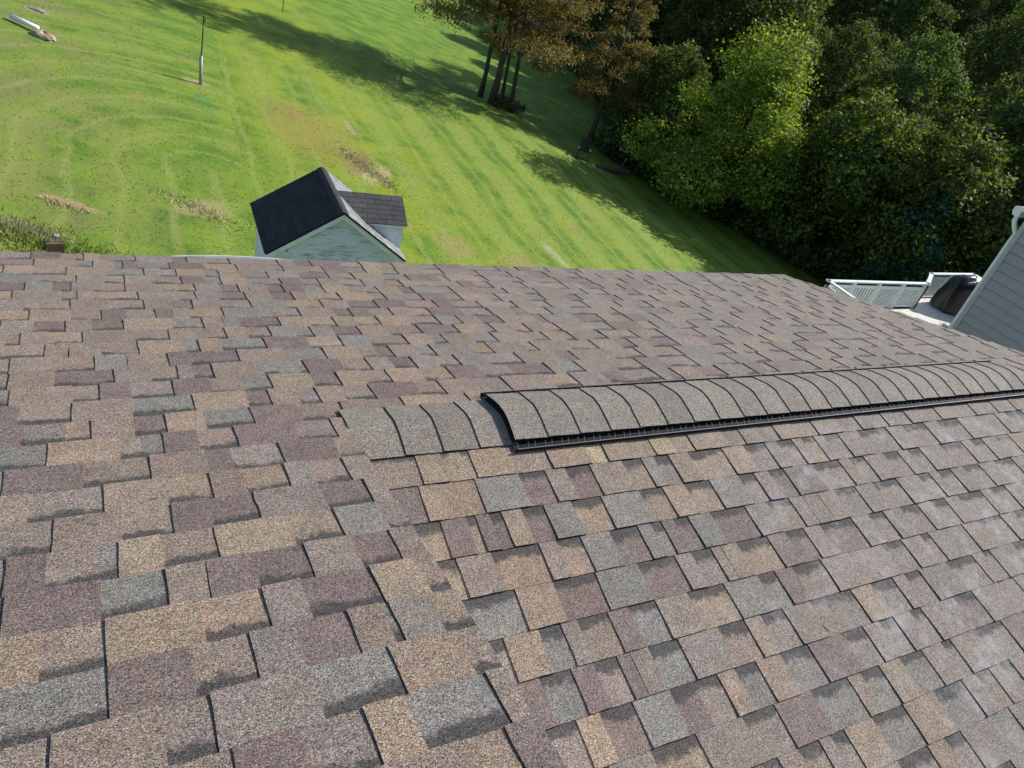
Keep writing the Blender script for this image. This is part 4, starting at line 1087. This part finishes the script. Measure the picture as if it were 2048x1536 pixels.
def lobes_round(h0, h1, R0, n, seed, top=1.0, spread=.62):
    r = random.Random(seed); L = []
    for i in range(n):
        t = (i + .5) / n; z = h0 + (h1 - h0) * t
        w = math.sin(math.pi * (.18 + .72 * t)) * R0; a = i * 2.4 + r.uniform(-.5, .5); d = w * spread * r.uniform(.5, 1.15)
        rr = R0 * r.uniform(.20, .36) * (1.15 - .45 * t)
        L.append((math.cos(a) * d, math.sin(a) * d, z, rr, rr, rr * r.uniform(.7, .95)))
    L.append((0, 0, h1 - R0 * .25, R0 * .3, R0 * .3, R0 * .4)); L.append((0, 0, (h0 + h1) / 2, R0 * .5, R0 * .5, (h1 - h0) * .38))
    return L

GREEN_B = [(.210, .275, .040), (.150, .215, .034), (.260, .305, .050), (.100, .155, .030)]
GREEN_D = [(.068, .115, .036), (.090, .145, .036), (.052, .096, .036), (.108, .150, .038)]
GREEN_O = [(.110, .145, .048), (.084, .125, .046), (.140, .168, .056)]
RUST = [(.230, .165, .075), (.215, .180, .075), (.165, .160, .060), (.245, .165, .085), (.150, .160, .055)]
BLUEG = [(.040, .100, .060), (.050, .115, .070), (.032, .080, .055)]

def tree(name, label, cat, trunk_me, crown_me, x, y, rz=0., sc=1., group=None, tname='trunk', cname='crown', sz=None, dz=0.):
    t = thing(name, label, cat, (x, y, T(x, y) + dz), rz, group)
    t.scale = (sc, sc, sz or sc)
    if trunk_me: link(tname, trunk_me, t)
    o = link(cname, crown_me, t); return t

# the bright maple
LM = lobes_round(2.6, 9.0, 4.5, 24, 12); LM += [(2.9, -4.4, 6.0, 1.9, 1.9, 1.3), (3.8, -5.8, 5.0, 1.7, 1.7, 1.2), (-2.2, 3.2, 3.4, 1.7, 1.7, 1.2), (0, 0, 10.2, 1.6, 1.6, 1.4), (.5, .3, 9.0, 2.2, 2.2, 1.5), (-3.6, 0, 2.8, 1.9, 1.9, 1.3), (3.9, -.6, 4.6, 2.0, 1.9, 1.5), (-1.2, -2.4, 3.6, 1.6, 1.6, 1.3), (1.4, -2.6, 2.9, 1.7, 1.5, 1.2)]
mp_tr = trunk_mesh('maple_trunk', 8.2, .26, [(l[0] * .7, l[1] * .7, l[2], .25 + .5 * random.Random(int(l[2] * 9)).random()) for l in LM[:14]], M_BARKD, seed=3)
mp_cr = crown_mesh('maple_crown', LM, 46000, .165, GREEN_B, 41, M_LEAF, shell=.72, clump=.2)
tree('maple_tree', 'bright green leafy tree standing out in front of the dark wood', 'tree', mp_tr, mp_cr, 29.9, 28.2, .4, 1.06, sz=.88)
# medium trees in front
LS = lobes_round(1.2, 5.4, 2.9, 18, 19); sm_tr = trunk_mesh('small_trunk', 4.6, .14, [(l[0] * .7, l[1] * .7, l[2], .3) for l in LS[:8]], M_BARKD, seed=5)
sm_cr = crown_mesh('small_crown', LS, 26000, .115, GREEN_B[:2] + GREEN_D, 43, M_LEAF, shell=.65, clump=.2)
# big wood trees: three crowns
woods = []
for i, (hh, rr, tn, s_) in enumerate(((15.5, 5.0, GREEN_D, 51), (18.0, 5.6, GREEN_D + GREEN_O, 52), (13.0, 4.6, GREEN_O + GREEN_D, 53))):
    LL = lobes_round(hh * .20, hh, rr, 38, 60 + i, spread=.85)
    woods.append((trunk_mesh('wood_trunk', hh * .92, .30, [(l[0] * .8, l[1] * .8, l[2], .2 + .035 * q) for q, l in enumerate(LL[:16])], M_BARKD, seed=70 + i, lean=(.6, .3)),
                  crown_mesh('wood_crown', LL, 34000, .235, tn, s_, M_LEAF, shell=.45, clump=.2)))
# rusty conifers with drooping sprays
def rust_crown(name, h0, h1, R0, seed, n, skip=None):
    r = random.Random(seed); L = []
    k = 46
    for i in range(k):
        t = i / (k - 1); z = h0 + (h1 - h0) * t; w = R0 * (1 - t * .75) * r.uniform(.6, 1.1); a = i * 2.39996 + r.uniform(-.3, .3)
        L.append((math.cos(a) * w * .66, math.sin(a) * w * .66, z - w * .06, w * .36, w * .36, .34))
    return crown_mesh(name, L, n, .22, RUST, seed, M_NEEDLE, aspect=.34, droop=.9, shell=.2, flat=.5, clump=.24)
r1 = rust_crown('rust_crown', 4.0, 17.5, 6.6, 81, 19000); r2 = rust_crown('rust_crown', 3.2, 15.0, 3.3, 82, 11500); r3 = rust_crown('rust_crown', 5.6, 17.5, 4.6, 83, 12000)
def rt(h, rad, seed, lean): return trunk_mesh('rust_trunk', h, rad, [(math.cos(a) * 2.2, math.sin(a) * 2.2, z_, z_ / h) for a, z_ in zip([i * 2.4 for i in range(12)], np.linspace(4.2, h * .8, 12))], M_BARK, lean, seed)
RG = 'rusty brown conifers standing together on the lawn'
tree('rusty_conifer', 'thickest trunk of the rusty conifer group, broad crown reaching left over the lawn', 'tree', rt(13, .21, 1, (.1, 0)), r1, 19.65, 37.75, 0., 1., RG)
tree('rusty_conifer', 'slender leftmost trunk of the rusty conifer group', 'tree', rt(12.5, .15, 2, (-.2, .1)), r3, 19.25, 38.6, 1.3, .95, RG)
tree('rusty_conifer', 'thin middle trunk of the rusty conifer group', 'tree', rt(12.5, .12, 3, (.6, 0)), r3, 20.45, 38.2, 3.1, .92, RG)
tree('rusty_conifer', 'rightmost leaning trunk of the rusty conifer group', 'tree', rt(13, .14, 4, (1.1, 0)), r2, 20.85, 37.6, 2.2, .95, RG)
tree('rusty_conifer', 'single rusty brown conifer at the edge of the wood', 'tree', rt(12.5, .20, 5, (.4, 0)), r2, 25.6, 35.6, .5, .86)

# shrubs
sh1 = crown_mesh('shrub_leaves', [(0, 0, .9, 1.2, 1.2, .9), (.8, .3, .6, .8, .8, .6), (-.7, -.3, .7, .9, .8, .7), (.1, -.6, 1.4, .6, .6, .6)], 6500, .15, GREEN_D + GREEN_B[:2], 91, M_LEAF, shell=.4)
sh2 = crown_mesh('shrub_leaves', [(0, 0, .7, 1.4, 1.0, .7), (.9, .1, 1.0, .7, .7, .8), (-.9, .2, .5, .8, .7, .5)], 5500, .15, GREEN_D, 92, M_LEAF, shell=.4)
sh3 = crown_mesh('shrub_leaves', [(0, 0, .7, 1.1, 1.1, .8)], 3000, .16, [(.085, .13, .05), (.05, .09, .045)], 93, M_LEAF, shell=.3)
sh_tr = trunk_mesh('shrub_stem', 1.1, .05, [(.6, .2, 1.0, .4), (-.5, -.2, 1.1, .4), (.1, -.5, 1.3, .5)], M_BARKD, seed=9, n=6)
blg = crown_mesh('blue_crown', lobes_round(1.0, 6.6, 2.3, 12, 14, spread=.6), 13000, .15, BLUEG, 95, M_LEAF, aspect=.6, droop=.2, shell=.45)
tree('blue_green_tree', 'blue-green feathery tree in front of the dark wood', 'tree', trunk_mesh('blue_trunk', 5.5, .14, [], M_BARKD, seed=12), blg, 33.4, 18.4, 0., 1.0)
SG = 'dark shrubs along the edge of the wood'
def where(x, y, fine):
    az = math.degrees(math.atan2(x + .73, y + 1.9))
    spots = ((24, 'behind the left half of the rusty conifer group'), (29, 'behind the right half of the rusty conifer group'), (33, 'in the gap between the rusty conifers'),
             (37, 'behind the single rusty conifer'), (40, 'just right of the single rusty conifer'), (43, 'behind the left flank of the bright leafy tree'),
             (46, 'behind the top of the bright leafy tree'), (49, 'behind the right flank of the bright leafy tree'), (53, 'right of the bright leafy tree'),
             (57, 'above the left end of the deck railing'), (61, 'above the covered grill'), (99, 'beside the grey siding wall'))
    for lim, txt in spots:
        if az < lim: return txt
rr_ = random.Random(77)
SHL = ['rounded', 'spreading', 'bushy', 'low wide', 'dense', 'loose', 'dark', 'glossy', 'full', 'ragged', 'upright', 'squat', 'leafy', 'tangled', 'small', 'shady', 'mounded', 'sprawling', 'thick', 'soft']
yy = 16.0; i = 0
while yy < 36.5:
    x0_ = float(edge_x(yy)) + .9 + rr_.uniform(-.2, .5)
    tree('shrub', SHL[i] + ' shrub at the lawn edge ' + where(x0_, yy, 1).replace('behind', 'below'), 'shrub', sh_tr, (sh1, sh2)[i % 2], x0_, yy, rr_.uniform(0, 6.3), rr_.uniform(.95, 1.45), SG, 'stem', 'leaves'); yy += rr_.uniform(1.0, 1.5); i += 1
tree('shrub', 'glossy pale-leaved shrub by the foot of the single rusty conifer', 'shrub', sh_tr, sh3, 26.6, 33.6, .3, 1.0, None, 'stem', 'leaves')
tree('shrub', 'low yellowish shrub catching light under the bright tree', 'shrub', sh_tr, crown_mesh('shrub_leaves', [(0, 0, .6, .9, .7, .5)], 1500, .15, [(.20, .20, .04), (.15, .17, .05)], 97, M_LEAF), 30.6, 31.4, .3, 1.0, None, 'stem', 'leaves')
tree('ivy_clump', 'low clump of ivy around the feet of the rusty conifers', 'ivy', None, crown_mesh('ivy_leaves', [(0, 0, .25, .9, .7, .32), (-.7, .1, .5, .22, .25, .6), (.9, -.2, .2, .5, .4, .25)], 1800, .11, [(.09, .12, .06), (.06, .09, .04)], 98, M_LEAF), 20.3, 37.55, 0., 1., None, cname='leaves')
MG = 'mid-height green trees in front of the dark wood'
for (x_, y_, s_, rz_, lb_) in ((32.6, 32.4, 1.2, 2.6, 'green tree close behind the bright leafy tree'),
                               (33.4, 23.6, 1.6, .9, 'dark green tree overhanging the lawn right of the bright leafy tree'),
                               (35.2, 19.6, 1.7, 2.0, 'dark green tree at the lawn edge nearest the deck'),
                               (29.3, 34.2, 1.25, 4.4, 'green tree just right of the single rusty conifer'),
                               (28.9, 33.2, 1.0, .2, 'mid-green small tree left of the bright leafy tree'),
                               (35.3, 26.2, 1.15, 1.9, 'broad green small tree right of the bright leafy tree'),
                               (37.2, 23.0, 1.0, 4.1, 'green small tree behind the blue-green tree'),
                               (29.6, 36.6, 1.05, 5.0, 'small tree at the left end of the green thicket')):
    tree('small_tree', lb_, 'tree', sm_tr, sm_cr, x_, y_, rz_, s_, MG)
# the wood behind
WG = 'tall dark trees of the wood'
rw = random.Random(101); wi = -1
HIDDEN = set([26, 27, 28, 29, 30, 31, 37, 38, 39, 40, 41, 42, 43, 44, 45, 46, 52, 53, 54, 55, 56, 57, 58, 64, 65, 66, 67, 68, 74, 75, 76, 77, 80])          # trees the photograph shows nothing of, deep in the wood
rows = [(5.0, 6.2), (11, 6.6), (18, 7.4), (27, 8.2), (38, 9.5), (52, 10.5), (68, 12)]
for (off, step) in rows:
    y_ = 8.0 + rw.uniform(0, 3)
    while y_ < 118 - off * .3:
        x_ = float(edge_x(y_)) + (off if y_ < 42 else off - 3.0) + rw.uniform(-1.2, 1.8)
        ang = math.degrees(math.atan2(x_ + .73, y_ + 1.9)); dist = math.hypot(x_ + .73, y_ + 1.9)
        near = (24.5 < y_ < 37.5 and off < 15) or (x_ - 29.9) ** 2 + (y_ - 28.2) ** 2 < 30 or (x_ - 33.4) ** 2 + (y_ - 18.4) ** 2 < 12
        if 14 < ang < 80 and not near:
            wi += 1
            k = rw.randrange(3); s_ = rw.uniform(.85, 1.15) * (.66 if off < 6 else (.92 if off < 50 else 1.15)) * (.85 if (22 < y_ < 40 and off < 30) else 1)
            rz_ = rw.uniform(0, 6.28)
            rowt = 'front-row' if off < 8 else 'second-row' if off < 15 else 'deep' if off < 30 else 'distant'
            kt = ('dark green', 'mottled green', 'olive green')[k]
            if wi not in HIDDEN: tree('wood_tree', f'{kt} {rowt} wood tree {where(x_, y_, 0)}', 'tree', woods[k][0], woods[k][1], x_, y_, rz_, s_, WG)
        y_ += step * rw.uniform(.85, 1.2)

# undergrowth on the floor of the wood
def undergrowth():
    r = np.random.default_rng(120); n = 90000
    y = r.uniform(8, 75, n); x = edge_x(y) + .3 + 22 * r.random(n) ** 1.7; z = ground(x, y) + r.random(n) ** 1.6 * 1.1
    P = np.stack([x, y, z], 1); Nr = r.normal(size=(n, 3)) * .5; Nr[:, 2] += 1; Nr /= np.linalg.norm(Nr, axis=1)[:, None]
    v, f = leaf_quads(P, Nr, .22, r); tn = np.array(GREEN_D)[r.integers(0, 4, n)] * r.uniform(.6, 1.2, n)[:, None]
    c = np.repeat(np.concatenate([tn, np.ones((n, 1))], 1), 4, axis=0)
    o = link('undergrowth', tri_object('undergrowth', v, f, c, M_LEAF)); tag(o, 'tangled dark undergrowth on the floor of the wood', 'undergrowth', kind='stuff')
undergrowth()

# two or three neighbours of the same look are told apart by their order from right to left
byl = {}
for o in scene.objects:
    if o.get('group') == WG: byl.setdefault(o['label'], []).append(o)
for l, os_ in byl.items():
    if len(os_) > 1:
        os_.sort(key=lambda o: -math.atan2(o.location.x + .73, o.location.y + 1.9))
        w = ('right-hand', 'left-hand') if len(os_) == 2 else ('rightmost',) + ('middle',) * (len(os_) - 2) + ('leftmost',)
        for o, q in zip(os_, w): o['label'] = q + ' ' + l
